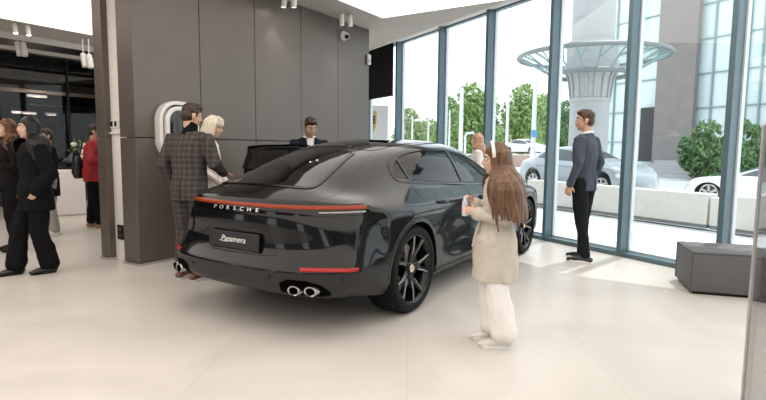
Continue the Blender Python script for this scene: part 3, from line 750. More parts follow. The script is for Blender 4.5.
def inside(poly, x, y):
    c = False; n = len(poly)
    for i in range(n):
        x0, y0 = poly[i]; x1, y1 = poly[i-1]
        if (y0 > y) != (y1 > y) and x < (x1-x0)*(y-y0)/(y1-y0)+x0: c = not c
    return c
DLOs = chaikin(DLO, 2)
REARG = chaikin([(-.33,.02),(-.18,.06),(0,.07),(.18,.06),(.33,.02),(.355,-.10),(.395,-.30),(.435,-.52),(.465,-.69),(.43,-.765),(.25,-.805),(0,-.815),(-.25,-.805),(-.43,-.765),(-.465,-.69),(-.435,-.52),(-.395,-.30),(-.355,-.10)], 2)
RW = .385
AR = ((0., .36), (2.95, .36))
def cls(c):
    x, y, z = c
    ax = abs(x)
    if ax > .55:
        for (ay, az) in AR:
            if (y-ay)**2+(z-az)**2 < RW**2: return 'hole'
        if ax > .5 and z > .93 and inside(DLOs, y, z) and ax < .93: return 'side'
    if z > .9 and inside(REARG, x, y): return 'rear'
    return 'body'
# snap the wheel-arch edge
for v in CS.vertices:
    if abs(v.co.x) > .55:
        for (ay, az) in AR:
            r_ = math.hypot(v.co.y-ay, v.co.z-az)
            if abs(r_-RW) < .012 and r_ > 0: v.co.y = ay+(v.co.y-ay)*RW/r_; v.co.z = az+(v.co.z-az)*RW/r_
def low_line(c):
    """height below which the bumper and sills are satin grey"""
    x, y, z = c
    if y < -.45: return .475
    if y < .0: return .475
    if .36 < y < 2.6: return .25
    return .24
DOOR = chaikin([(.345,1.303),(.33,1.26),(.12,1.03),(.14,.93),(.20,.80),(.30,.66),(.42,.50),(.47,.34),(.50,.30),(1.14,.29),(1.165,.34),(1.165,1.0),(1.14,1.34),(.9,1.352),(.6,1.345),(.40,1.325)], 1)
groups = {}
for p in CS.polygons:
    c = p.center; k = cls(c)
    if k == 'hole' or k == 'side' or k == 'rear': continue
    if c.x < -.5 and inside(DOOR, c.y, c.z): k = 'door'
    elif c.z < low_line(c): k = 'lower'
    groups.setdefault(k, []).append(p.index)
def sub(idx, name, m, parent, thick=0.):
    used = {}; vs = []; fs = []
    for i in idx:
        f = []
        for v in CS.polygons[i].vertices:
            if v not in used: used[v] = len(vs); vs.append(CS.vertices[v].co.copy())
            f.append(used[v])
        fs.append(f)
    me = bpy.data.meshes.new(name); me.from_pydata(vs, [], fs); me.update()
    # exact normals of the whole surface so that panel borders stay smooth
    for p in me.polygons: p.use_smooth = True
    me.normals_split_custom_set_from_vertices([tuple(CS.vertices[k].normal) for k in used])
    return link(name, me, m, parent)
sub(groups['body'], 'body_shell', paint, car)
sub(groups['lower'], 'lower_bumper', satin, car)
# door, opened on the far side
dpiv = Vector((-.90, 1.17, 0)); DANG = R(76)
door = sub(groups['door'], 'open_rear_door', paint, car)
for v in door.data.vertices: v.co -= dpiv
door.location = dpiv; door.rotation_euler = (0, 0, -DANG)
def door_part(o): o.parent = door

def patch(poly, fn, name, m, parent, off=.003, step=.03, smooth=True):
    """fills a 2-D outline with a grid laid on the body surface"""
    ds = dense(poly, step)
    bm = bmesh.new(); bv = [bm.verts.new((p[0], p[1], 0)) for p in ds]; bm.faces.new(bv)
    bmesh.ops.triangulate(bm, faces=bm.faces)
    x0, x1 = min(p[0] for p in ds), max(p[0] for p in ds); y0, y1 = min(p[1] for p in ds), max(p[1] for p in ds)
    x = x0+step
    while x < x1: bmesh.ops.bisect_plane(bm, geom=bm.verts[:]+bm.edges[:]+bm.faces[:], plane_co=(x, 0, 0), plane_no=(1, 0, 0), dist=1e-5); x += step
    y = y0+step
    while y < y1: bmesh.ops.bisect_plane(bm, geom=bm.verts[:]+bm.edges[:]+bm.faces[:], plane_co=(0, y, 0), plane_no=(0, 1, 0), dist=1e-5); y += step
    for v in bm.verts:
        q = fn(v.co.x, v.co.y, off)
        if q is not None: v.co = q
    bmesh.ops.remove_doubles(bm, verts=bm.verts, dist=1e-5)
    bmesh.ops.recalc_face_normals(bm, faces=bm.faces)
    me = bpy.data.meshes.new(name); bm.to_mesh(me); bm.free()
    return link(name, me, m, parent, smooth)
def strip(line, fn, w, name, m, parent, off=.001, closed=False, h=.0, step=.015):
    """a thin band of width w following a 2-D line on the body; h > 0 gives it a rounded relief"""
    ds = dense(line, step, closed); n = len(ds); rs = []
    for i, p in enumerate(ds):
        a = ds[(i-1) % n] if closed else ds[max(0, i-1)]; b = ds[(i+1) % n] if closed else ds[min(n-1, i+1)]
        t = Vector((b[0]-a[0], b[1]-a[1])); t.normalize(); nn = Vector((-t.y, t.x))
        row = []
        prof = ((-.5, 0), (-.3, h), (.3, h), (.5, 0)) if h else ((-.5, 0), (.5, 0))
        ok = True
        for s, hh in prof:
            q = fn(p[0]+nn.x*w*s, p[1]+nn.y*w*s, off+hh)
            if q is None: ok = False; break
            row.append(q)
        if ok: rs.append(row)
    if closed: rs.append(rs[0])
    q = MB(); q.rings(rs, False, False, wrap=False)
    return q.build(name, m, parent, smooth=True)
# ---- glazing
rw = patch(REARG, on_top, 'rear_window', rglass, car, .004, .03)
strip(REARG, on_top, .035, 'window_seal', gloss, rw, .005, True, .002)
for s in (1, -1):
    fs = lambda y, z, off=0., s=s: on_side(y, z, off, s)
    spl = [[p for p in DLOs]]
    def cut(y0, y1):
        out = []
        ds = dense(DLOs, .02)
        bm = bmesh.new(); bm.faces.new([bm.verts.new((p[0], p[1], 0)) for p in ds]); bmesh.ops.triangulate(bm, faces=bm.faces)
        for yy, keep in ((y0, 1), (y1, -1)):
            if yy is None: continue
            obl = s < 0 and yy == .19
            bmesh.ops.bisect_plane(bm, geom=bm.verts[:]+bm.edges[:]+bm.faces[:], plane_co=(.13, 1.03, 0) if obl else (yy, 0, 0), plane_no=(-keep*.75, keep*.66, 0) if obl else (-keep, 0, 0), clear_outer=True)
        return bm
    for (y0, y1, nm) in ((None, .19, 'quarter_window'), (.19, 1.155, 'rear_side_window'), (1.155, None, 'front_side_window')):
        bm = cut(y0, y1)
        for a in np.arange(-.2, 2.5, .05): bmesh.ops.bisect_plane(bm, geom=bm.verts[:]+bm.edges[:]+bm.faces[:], plane_co=(a, 0, 0), plane_no=(1, 0, 0), dist=1e-5)
        for a in np.arange(.95, 1.4, .04): bmesh.ops.bisect_plane(bm, geom=bm.verts[:]+bm.edges[:]+bm.faces[:], plane_co=(0, a, 0), plane_no=(0, 1, 0), dist=1e-5)
        for v in bm.verts: v.co = fs(v.co.x, v.co.y, -.004)
        bmesh.ops.recalc_face_normals(bm, faces=bm.faces)
        me = bpy.data.meshes.new(nm); bm.to_mesh(me); bm.free()
        o = link(nm, me, dglass if (s < 0 and nm == 'rear_side_window') else cglass, car, True)
        if s < 0 and nm == 'rear_side_window':
            for v in me.vertices: v.co -= dpiv
            o.parent = door
    if s > 0:
        strip(DLOs, fs, .034, 'window_trim', gloss, car, .002, True, .003)
    else:
        strip([p for p in DLOs if p[0] > 1.17], fs, .034, 'window_trim', gloss, car, .002, False, .003)
        strip([p for p in DLOs if p[0] < .13], fs, .034, 'window_trim', gloss, car, .002, False, .003)
        o = strip([(1.14,1.0),(.8,1.005),(.45,1.028),(.2,1.048)], fs, .034, 'belt_trim', gloss, car, .002, False, .003)
        o2 = strip([(1.12,1.322),(.85,1.331),(.55,1.323),(.40,1.308),(.355,1.285),(.25,1.17),(.145,1.05)], fs, .055, 'frame_trim', gloss, car, .002, False, .003)
        for q_ in (o, o2):
            for v in q_.data.vertices: v.co -= dpiv
            q_.parent = door
    strip([(1.13,1.322),(1.155,1.15),(1.165,.985)], fs, .075, 'door_pillar', gloss, car, .0015, False, .002)
    if s > 0: strip([(.23,1.265),(.215,1.15),(.20,1.05)], fs, .035, 'window_divider', gloss, car, .0015, False, .002)
    # door shut lines
    seam = gloss
    if s > 0:
        strip([(1.165,.97),(1.165,.45),(1.15,.30)], fs, .007, 'door_seam', seam, car, .0008)
        strip([(.15,1.04),(.155,.95),(.20,.80),(.30,.66),(.42,.50),(.47,.36),(.52,.29)], fs, .007, 'door_seam', seam, car, .0008)
        strip([(2.26,.95),(2.30,.80),(2.31,.5),(2.27,.30)], fs, .007, 'door_seam', seam, car, .0008)
        strip([(.52,.285),(1.2,.28),(2.27,.28)], fs, .007, 'door_seam', seam, car, .0008)
        strip([(-.30,.90),(-.42,.86),(-.46,.80)], fs, .006, 'fuel_flap_seam', seam, car, .0008)
    # door handles
    for (y0, y1, zz) in ((.36, .58, .865), (1.36, 1.58, .845)):
        if s < 0 and y0 < 1: continue
        q = MB(); a = fs(y0, zz+.012, .004); b = fs((y0+y1)/2, zz, .026); c_ = fs(y1, zz-.006, .004)
        q.tube([a, a*.5+b*.5+Vector((s*.004, 0, 0)), b, b*.5+c_*.5+Vector((s*.004, 0, 0)), c_], [.008, .013, .014, .013, .008], 10)
        q.build('door_handle', paint, car, smooth=True)
    # mirrors
    q = MB(); Q = Matrix.Rotation(s*R(-8), 4, 'Z')
    q.ell((s*1.045, 2.03, 1.005), .115, .075, .075, Q, 18, 12)
    mo = q.build('door_mirror', paint, car, smooth=True)
    q = MB(); q.tube([(s*.88, 2.06, .945), (s*.96, 2.05, .955), (s*1.02, 2.04, .975)], [.03, .025, .02], 10); q.build('mirror_arm', gloss, mo, smooth=True)
    q = MB(); q.ell((s*1.045, 1.975, 1.005), .095, .022, .06, Q, 16, 10); q.build('mirror_glass', mat('mirror_face', (.7, .72, .72), .03, 1.), mo, smooth=True)
    # side skirts and arch lips
    strip([(.40,.262),(1.5,.255),(2.55,.255)], fs, .06, 'side_skirt', satin, car, .003, False, .012)
    for k, (ay, az) in enumerate(AR):
        arc = [(ay+RW*cos(R(a)), az+RW*sin(R(a))) for a in range(-12, 193, 3)]
        arc = [p for p in arc if p[1] > .27]
        rs = []
        for (yy, zz) in arc:
            d = Vector((0, yy-ay, zz-az)).normalized()
            p0 = fs(yy+d.y*.035, zz+d.z*.035, .0005); p1 = fs(yy+d.y*.012, zz+d.z*.012, .006); p2 = fs(yy+d.y*.012, zz+d.z*.012, .0)-d*.012; p3 = p2-Vector((s*.05, 0, 0))
            p2 = p2+Vector((s*.002, 0, 0))
            rs.append([p0, p1, p2, p3])
        q = MB(); q.rings(rs, False, False, wrap=False); q.build('arch_lip', paint, car, smooth=True)
        # dark wheel housing
        q = MB(); rs = []
        for xx in (.40, .91):
            rs.append([Vector((s*xx, ay+(RW+.004)*cos(R(a)), az+(RW+.004)*sin(R(a)))) for a in range(-20, 201, 10)])
        q.rings(rs, False, False, wrap=False)
        q.add([(s*.40, ay+RW*cos(R(a)), az+RW*sin(R(a))) for a in range(-20, 201, 10)], [tuple(range(23))])
        q.build('wheel_housing', M_['black'], car, smooth=True)
# tailgate shut line: up the quarter, round above the lights
for s in (1, -1):
    strip([(s*.30,.655),(s*.42,.672),(s*.52,.72),(s*.565,.79),(s*.585,.845)], on_back, .007, 'tailgate_seam', gloss, car, .0008)
    strip([(s*.585,-.90),(s*.60,-.86),(s*.635,-.76),(s*.62,-.58),(s*.53,-.2),(s*.47,.05)], on_top, .008, 'tailgate_seam', gloss, car, .0008)
strip([(-.30,.655),(0,.65),(.30,.655)], on_back, .007, 'tailgate_seam', gloss, car, .0008)
# deck spoiler gap under the glass
strip([(-.54,-.77),(-.3,-.835),(0,-.85),(.3,-.835),(.54,-.77)], on_top, .010, 'spoiler_gap', gloss, car, .0008)
# roof glass panel
patch(chaikin([(-.44,.10),(-.2,.14),(.2,.14),(.44,.10),(.47,.5),(.48,1.2),(.45,1.62),(.2,1.70),(-.2,1.70),(-.45,1.62),(-.48,1.2),(-.47,.5)], 2), on_top, 'roof_glass', gloss, car, .003, .05)
# windscreen
patch(chaikin([(-.55,1.80),(-.3,1.84),(.3,1.84),(.55,1.80),(.60,2.1),(.66,2.40),(.3,2.56),(-.3,2.56),(-.66,2.40),(-.60,2.1)], 2), on_top, 'windscreen', gloss, car, .003, .05)

# ---- rear light bar
def zl(x): return .0
band = MB()
XE = 1.02
lb = strip([(-XE,.893),(-.9,.894),(0,.897),(.9,.894),(XE,.893)], on_rear, .078, 'light_bar', gloss, car, .003, False, .004, step=.02)
red = mat('tail_light_red', (.25, .030, .005), .2, var=.1, emit=(1., .10, .03), estr=.02, coat=.05, spec=.3)
strip([(-XE+.03,.905),(-.6,.910),(0,.912),(.6,.910),(XE-.03,.905)], on_rear, .026, 'red_light_strip', red, lb, .008, False, .003, step=.02)
strip([(-.98,.876),(-.66,.876)], on_rear, .010, 'lower_lens', mat('clear_lens', (.30, .29, .28), .1, coat=.5), lb, .008, False, .002, step=.02)
strip([(.98,.876),(.66,.876)], on_rear, .010, 'lower_lens', mat('clear_lens', (.30, .29, .28), .1, coat=.5), lb, .008, False, .002, step=.02)
silver = mat('silver_lettering', (.80, .80, .79), .25, .6, var=.02)
def lay_text(me, fn, x0, z0, off, name, m, parent):
    zs = [v.co.z for v in me.vertices]; zm = min(zs)
    for v in me.vertices:
        q = fn(x0+v.co.x, z0+v.co.y, off+(v.co.z-zm))
        v.co = q
    return link(name, me, m, parent)
letters = 'PORSCHE'
for i, ch in enumerate(letters):
    me = text_mesh(ch, .037, .002, sx=1.5)
    lay_text(me, on_rear, (i-3)*.0715, .876, .006, 'lettering', silver, lb)
# ---- number plate with script
pl = MB(); pl.box(-.26, .26, -.008, .006, -.058, .058, Matrix.Rotation(R(-4), 4, 'X'))
plo = pl.build('number_plate', mat('plate_black', (.012, .012, .013), .35, var=.1), car, bevel=.004); plo.location = (0, -1.034, .650)
q = MB(); q.box(-.262, .262, -.004, .012, -.066, -.05, Matrix.Rotation(R(-4), 4, 'X')); q.build('plate_frame', gloss, plo, bevel=.003)
WL = mat('white_lettering', (.85, .85, .84), .4)
me = text_mesh('Panamera', .062, .001, shear=.35, sx=1.05)
for v in me.vertices: v.co = Vector((v.co.x, -.010-v.co.z, v.co.y+.004))
link('lettering', me, WL, plo)
q = MB(); q.tube([(-.145, -.0105, -.012), (-.09, -.0105, -.018), (-.04, -.0105, -.016)], .0018, 6); q.build('flourish', WL, plo)
# plate recess outline + bumper chrome line
strip(chaikin([(-.36,.565),(.36,.565),(.40,.60),(.335,.735),(-.335,.735),(-.40,.60)], 2), on_back, .010, 'plate_recess', gloss, car, .001, True, .002)
# reflectors
refl = mat('reflector_red', (.34, .015, .015), .15, var=.1, emit=(1, .03, .02), estr=.02, coat=.05, spec=.3)
for s in (1, -1):
    strip([(s*.56,.506),(s*.70,.506),(s*.90,.498)], on_rear, .024, 'reflector', refl, car, .003, False, .004)
    # exhausts: flush patch coloured black for the recess shade, and two oval pipes
    pa = chaikin([(s*.43,.44),(s*.65,.43),(s*.76,.335),(s*.70,.31),(s*.43,.31)], 1)
    patch(pa if s > 0 else pa[::-1], on_rear, 'exhaust_shade_patch', mat('recess_shade_black', (.002, .002, .002), .9, spec=.02), car, .004, .03)
    for xx in (.528, .628):
        p = on_rear(s*xx, .362, -.010)
        Q = Matrix.Translation(p+Vector((0, .06, 0))) @ Matrix.Rotation(s*R(10), 4, 'Z') @ Matrix.Rotation(R(90), 4, 'X') @ Matrix.Diagonal((1.25, .9, 1, 1))
        q = MB(); q.lathe([(.038, 0), (.040, .10), (.037, .108), (.028, .106), (.027, .02)], 28, Q)
        ex = q.build('exhaust_pipe', chrome, car, smooth=True)
        q = MB(); q.lathe([(0, .03), (.030, .03)], 28, Q); q.build('pipe_inside', mat('pipe_black', (.002, .002, .002), .9, spec=.02), ex)  # near-black disc closes the inside of the pipe
# diffuser lip and parking sensors
for xx in (-.8, -.36, .36, .8):
    p = on_rear(xx, .44, .001); q = MB(); Q = Matrix.Translation(p) @ Matrix.Rotation(R(90), 4, 'X'); q.lathe([(0, .003), (.011, .003), (.011, 0)], 12, Q); q.build('parking_sensor', M_['black'], car, smooth=True)
# underside
q = MB(); q.box(-.70, .70, -.72, 3.5, .24, .30); q.build('underbody', M_['black'], car)
# ---- wheels
def wheel(y, s):
    w = empty('wheel', (s*.955, y, .36)); w.parent = car; w.location = (s*.955, y, .36)
    if s < 0: w.rotation_euler = (0, 0, PI)
    X = Matrix.Rotation(PI/2, 4, 'Y')     # z axis -> +x (outward)
    Wt = .30
    q = MB(); q.lathe([(.268, -.285), (.300, -.298), (.335, -.294), (.352, -.270), (.359, -.235), (.360, -.15), (.359, -.06), (.352, -.028), (.335, -.006), (.300, .002), (.280, -.006), (.272, -.018), (.268, -.04)], 72, X)
    q.build('tyre', rubber, w, smooth=True)
    gr_ = MB()
    for xx in (-.07, -.12, -.18, -.23): gr_.tube([X @ Vector((.3598*cos(2*PI*k/72), .3598*sin(2*PI*k/72), xx)) for k in range(72)], .004, 6, closed=True)
    gr_.build('tread_groove', M_['black'], w, smooth=True)
    rimm = mat('rim_black', (.005, .005, .0055), .22, .0, var=.1, coat=.25, spec=.25) if 'rimm' not in M_ else M_['rimm']; M_['rimm'] = rimm
    q = MB(); q.lathe([(.262, -.28), (.250, -.27), (.245, -.10), (.252, -.04), (.272, -.018), (.281, -.010), (.276, -.004), (.266, -.010), (.258, -.03), (.250, -.05)], 72, X)
    rim = q.build('rim', rimm, w, smooth=True)
    mach = M_.get('mach') or mat('machined_alloy', (.42, .42, .42), .25, .9, var=.03); M_['mach'] = mach
    # five Y spokes, each pair splitting towards the rim
    for k in range(5):
        a0 = R(18+72*k)
        for sg in (-1, 1):
            q = MB(); q2 = MB()
            secs = [(.045, .0, .030, -.055), (.11, sg*.10, .022, -.045), (.18, sg*.20, .017, -.030), (.262, sg*.27, .015, -.020)]
            rs = []; edge = []
            for r_, da, hw, dep in secs:
                a = a0+da; er = Vector((0, sin(a), cos(a))); et = Vector((0, cos(a), -sin(a)))
                c_ = er*r_
                rs.append([c_+et*hw*.6+Vector((dep-.035, 0, 0)), c_+et*hw+Vector((dep-.008, 0, 0)), c_+et*hw*.55+Vector((dep, 0, 0)), c_-et*hw*.55+Vector((dep, 0, 0)), c_-et*hw+Vector((dep-.008, 0, 0)), c_-et*hw*.6+Vector((dep-.035, 0, 0))])
                e_ = c_+et*sg*hw*.62+Vector((dep+.0005, 0, 0)); edge.append(e_)
            q.rings(rs); q.build('spoke', rimm, w, smooth=True)
            rs2 = []
            q2.tube(edge[1:], .0035, 6); 
            o_ = q2.build('machined_edge', mach, w, smooth=True)
    q = MB(); q.lathe([(0, -.036), (.036, -.038), (.046, -.046), (.062, -.062), (.066, -.09)], 36, X); q.build('hub', rimm, w, smooth=True)
    q = MB(); q.lathe([(0, -.034), (.030, -.034), (.032, -.037)], 30, X); cap = q.build('centre_cap', silver, w, smooth=True)
    crest(w, Matrix.Translation((-.034, 0, 0)) @ Matrix(((0, 0, 1, 0), (1, 0, 0, 0), (0, 1, 0, 0), (0, 0, 0, 1))), .019, .024, 'crest', True)
    for k in range(5):
        a = R(54+72*k); q = MB(); Q = Matrix.Translation((-.058, .052*sin(a), .052*cos(a))) @ X; q.lathe([(0, .008), (.009, .006), (.010, -.01)], 10, Q); q.build('wheel_bolt', M_['black'], w, smooth=True)
    q = MB(); q.lathe([(.09, -.13), (.195, -.13), (.195, -.16), (.09, -.16)], 48, X); q.build('brake_disc', M_['steel'], w, smooth=True)
    q = MB()
    q.rings([[Vector((xx, rr*sin(R(a)), rr*cos(R(a)))) for (xx, rr) in ((-.10, .12), (-.10, .20), (-.18, .205), (-.18, .12))] for a in range(60, 121, 10)])
    q.build('brake_caliper', mat('caliper_grey', (.06, .06, .06), .35, .3), w, bevel=.01)
    return w
for y in (0., 2.95):
    for s in (1, -1): wheel(y, s)
# ---- interior
q = MB(); q.box(-.74, .74, -.45, 2.4, .28, .36); q.build('cabin_floor', dleather, car)
def seat(x, y, rear=False):
    q = MB(); Q = Matrix.Translation((x, y, 0))
    q.box(-.25, .25, -.22, .30, .42, .56, Q); c_ = q.build('seat', leather, car, bevel=.05, smooth=True, seg=4)
    T_ = Matrix.Translation((x, y-.22, .52)) @ Matrix.Rotation(R(18), 4, 'X')
    q = MB(); q.box(-.25, .25, -.07, .06, 0, .62, T_); q.build('seat_back', leather, c_, bevel=.05, smooth=True, seg=4)
    q = MB(); q.box(-.13, .13, -.05, .05, .62, .80 if not rear else .74, T_); q.build('headrest', leather if not rear else dleather, c_, bevel=.04, smooth=True, seg=4)
    q = MB(); q.box(-.20, .20, -.10, -.068, .05, .58, T_); q.build('seat_shell', dleather, c_, bevel=.02)
for x in (-.37, .37): seat(x, 1.35); seat(x, .35, True)
q = MB(); q.box(-.72, .72, 2.0, 2.45, .55, .93); q.build('dashboard', dleather, car, bevel=.06, smooth=True, seg=4)
q = MB(); q.box(-.13, .13, .2, 2.1, .36, .62); q.build('centre_console', dleather, car, bevel=.03)
q = MB(); Q = Matrix.Translation((-.37, 1.86, .90)) @ Matrix.Rotation(R(-65), 4, 'X'); q.tube([Q @ Vector((.18*cos(2*PI*k/32), .18*sin(2*PI*k/32), 0)) for k in range(32)], .016, 10, closed=True); sw_ = q.build('steering_wheel', M_['black'], car, smooth=True)
q = MB(); q.lathe([(0, -.02), (.06, -.015), (.06, .02), (0, .02)], 20, Q); q.box(-.17, .17, -.02, .02, -.01, .01, Q); q.build('steering_hub', M_['black'], sw_)
q = MB(); q.box(-.55, .55, -.85, -.35, .80, .84); q.build('parcel_shelf', dleather, car)
# inner lining of the opened door
lin = MB()
ds = dense(chaikin([(.24,.95),(.30,.74),(.44,.54),(.50,.36),(1.10,.36),(1.12,.98)], 1), .06)
lin.add([on_side(p[0], p[1], 0, -1)+Vector((.05, 0, 0))-dpiv for p in ds], [tuple(range(len(ds)))])
lin.build('door_lining', dleather, door)
sd_ = door.modifiers.new('thickness', 'SOLIDIFY'); sd_.thickness = .035; sd_.offset = -1 if door.data.polygons[0].normal.x < 0 else -1
def face(px, ang):
    t = math.atan((px-383)/F)-R(ang); return toward(sin(t), cos(t))
def toward(rt, fw): # local rotation so that +Y points along rt*camera-right + fw*camera-forward
    d = Vector((CRT.x, CRT.y, 0)).normalized()*rt+Vector((CFW.x, CFW.y, 0)).normalized()*fw
    return math.atan2(-d.x, d.y)

# ------------------------------------------------------------------ parked cars outside share one body shape
def parked_mesh():
    vs = [v.co.copy() for v in CS.vertices]
    me = bpy.data.meshes.new('parked_body'); fs = []; mi = []
    for p in CS.polygons:
        k = cls(p.center)
        if k == 'hole': continue
        c = p.center; g = 0
        if k in ('side', 'rear'): g = 1
        elif c.z > .98 and 1.85 < c.y < 2.5 and abs(c.x) < .66: g = 1
        elif c.z < .28: g = 2
        elif c.y < -.7 and abs(c.z-.88) < .04 and abs(c.x) > .5: g = 3
        elif c.y > 3.45 and .58 < c.z < .68 and abs(c.x) > .55: g = 4
        fs.append(tuple(p.vertices)); mi.append(g)
    me.from_pydata(vs, [], fs)
    for p, g in zip(me.polygons, mi): p.material_index = g; p.use_smooth = True
    bm = bmesh.new(); bm.from_mesh(me); bmesh.ops.delete(bm, geom=[v for v in bm.verts if not v.link_faces], context='VERTS'); bm.to_mesh(me); bm.free()
    return me
pk_me = parked_mesh()
pk_glass = mat('parked_glass', (.05, .065, .07), .08, spec=.8); pk_trim = M_['black']; pk_lamp = mat('parked_tail_lamp', (.4, .04, .03), .2); pk_head = mat('parked_head_lamp', (.6, .62, .64), .15)
def wheel_simple():
    q = MB(); X = Matrix.Rotation(PI/2, 4, 'Y')
    q.lathe([(.23, -.2), (.32, -.21), (.345, -.18), (.35, -.1), (.345, -.02), (.32, .0), (.25, -.01), (.24, -.03)], 32, X); ty = q.mesh('tyre')
    autosmooth(ty); ty.materials.append(rubber)
    q = MB(); q.lathe([(.245, -.04), (.23, -.02), (.20, -.03)], 32, X)
    for k in range(6):
        a = PI/3*k; er = Vector((0, sin(a), cos(a))); et = Vector((0, cos(a), -sin(a)))
        q.rings([[er*r_+et*h+Vector((dx_, 0, 0)) for h, dx_ in ((hw, -.03), (hw, -.01), (-hw, -.01), (-hw, -.03))] for r_, hw in ((.02, .04), (.12, .028), (.225, .034))])
    rm = q.mesh('rim'); autosmooth(rm); rm.materials.append(M_['steel'])
    return ty, rm
PT, PR = wheel_simple()
def parked(px, depth, wp_px, heading, col, label, sc=(.95, .93, 1.06)):
    p = pix(px, 150, depth)
    e = empty('parked_car', (p.x, p.y, -.04), heading, label, 'car', 'cars parked outside')
    me = pk_me.copy(); o = link('body_shell', me, [mat('parked_paint', col, .3, .2, var=.03, scale=100, coat=.8), pk_glass, pk_trim, pk_lamp, pk_head], e)
    o.location = (0, -1.45*sc[1], 0); o.scale = sc
    for y in (0, 2.95):
        for s in (1, -1):
            t = bpy.data.objects.new('tyre', PT); COL.objects.link(t); t.parent = e; t.location = (s*.90, (y-1.45)*sc[1], .35)
            r_ = bpy.data.objects.new('rim', PR); COL.objects.link(r_); r_.parent = t
            if s < 0: t.rotation_euler = (0, 0, PI)
WA = math.atan2(-WT.x, WT.y)   # heading along the glass to the left
parked(585, 16.8, 90, WA+PI, (.30, .33, .36), 'silver car parked outside behind the standing man')
parked(797, 11.9, 90, WA, (.78, .79, .80), 'white car parked outside just behind the cream barrier wall at right', (.95, .93, .84))
parked(526, 49, 30, toward(.55, -.85), (.76, .77, .78), 'small distant white car parked beneath full green tree')
# raised street behind the planter wall
_a = pix(505, 150, 50); w = MB(); w.box(-7, 9, -7.2, 6, -.04, .86, Matrix.Translation((_a.x, _a.y, 0)) @ Matrix.Rotation(YAW-.02, 4, 'Z')); st(w.build('street_terrace', mat('asphalt', (.42, .42, .43), .9, var=.05)))
bpy.data.objects['parked_car.002'].location.z = .86
# low brick planter under the distant cars
bk = mat('planter_brick', (.36, .24, .20), .85, var=.2, scale=20)
a, b_ = pix(470, 150, 43), pix(566, 150, 41)
e = empty('planter_wall', ((a.x+b_.x)/2, (a.y+b_.y)/2, -.04), math.atan2(b_.y-a.y, b_.x-a.x), 'low brick planter wall in front of small distant white car', 'planter')
L = (b_-a).length
q = MB(); q.box(-L/2, L/2, -.2, .2, 0, .95); q.build('brickwork', bk, e, bevel=.02)
q = MB(); q.box(-L/2-.03, L/2+.03, -.24, .24, .95, 1.03); q.build('coping', bw, e, bevel=.02)
# ------------------------------------------------------------------ people
class Blob(MB):
    def cap(s, pts, rad, n=14, sq=1., side=None):
        """tube with rounded ends; sq flattens it along the second axis; side fixes the first axis"""
        pts = [Vector(p) for p in pts]; rad = list(rad) if isinstance(rad, (list, tuple)) else [rad]*len(pts)
        # round ends
        d0 = (pts[0]-pts[1]).normalized(); d1 = (pts[-1]-pts[-2]).normalized(); r0, r1 = rad[0], rad[-1]
        P = [pts[0]+d0*r0*k for k in (.92, .7, .38)]; Rr = [r0*k for k in (.39, .71, .925)]
        P += pts; Rr += rad; P += [pts[-1]+d1*r1*k for k in (.38, .7, .92)]; Rr += [r1*k for k in (.925, .71, .39)]
        rs = []; prev = None; L = len(P)
        for i, p in enumerate(P):
            d = (P[min(i+1, L-1)]-P[max(i-1, 0)]).normalized()
            if prev is None:
                a = Vector(side) if side is not None else d.cross(Vector((0, 0, 1)) if abs(d.z) < .9 else Vector((1, 0, 0)))
                a = (a-d*a.dot(d)).normalized()
            else: a = (prev-d*prev.dot(d)).normalized()
            prev = a; b = d.cross(a)
            rs.append([p+(a*cos(2*PI*k/n)+b*sin(2*PI*k/n)*sq)*Rr[i] for k in range(n)])
        return s.rings(rs)
    def loft(s, secs, n=24):
        """secs: (cx, cy, z, rx, ry[, power]) horizontal sections"""
        rs = []
        for sc_ in secs:
            cx_, cy_, z, rx, ry = sc_[:5]; pw = sc_[5] if len(sc_) > 5 else 2.2
            r_ = []
            for k in range(n):
                a = 2*PI*k/n; c_, s_ = cos(a), sin(a)
                r_.append(Vector((cx_+rx*math.copysign(abs(c_)**(2/pw), c_), cy_+ry*math.copysign(abs(s_)**(2/pw), s_), z)))
            rs.append(r_)
        return s.rings(rs)
    def solid(s, name, m, parent, vox=.008, smooth=3, disp=0., dscale=.05):
        me = s.mesh(name); o = bpy.data.objects.new(name, me); COL.objects.link(o)
        md = o.modifiers.new('r', 'REMESH'); md.mode = 'VOXEL'; md.voxel_size = vox; md.use_smooth_shade = True
        if smooth: sm = o.modifiers.new('s', 'SMOOTH'); sm.iterations = smooth; sm.factor = .5
        ev = evaluated(o); bpy.data.objects.remove(o); bpy.data.meshes.remove(me)
        if disp:
            from mathutils import noise
            nn = [v.normal.copy() for v in ev.vertices]
            for v, n_ in zip(ev.vertices, nn):
                v.co += n_*(noise.noise(Vector((v.co.x/dscale, v.co.y/dscale, v.co.z/(dscale*2.2))))*disp)
        ev.name = name
        for p in ev.polygons: p.use_smooth = True
        ev.materials.clear()
        return link(name, ev, m, parent)

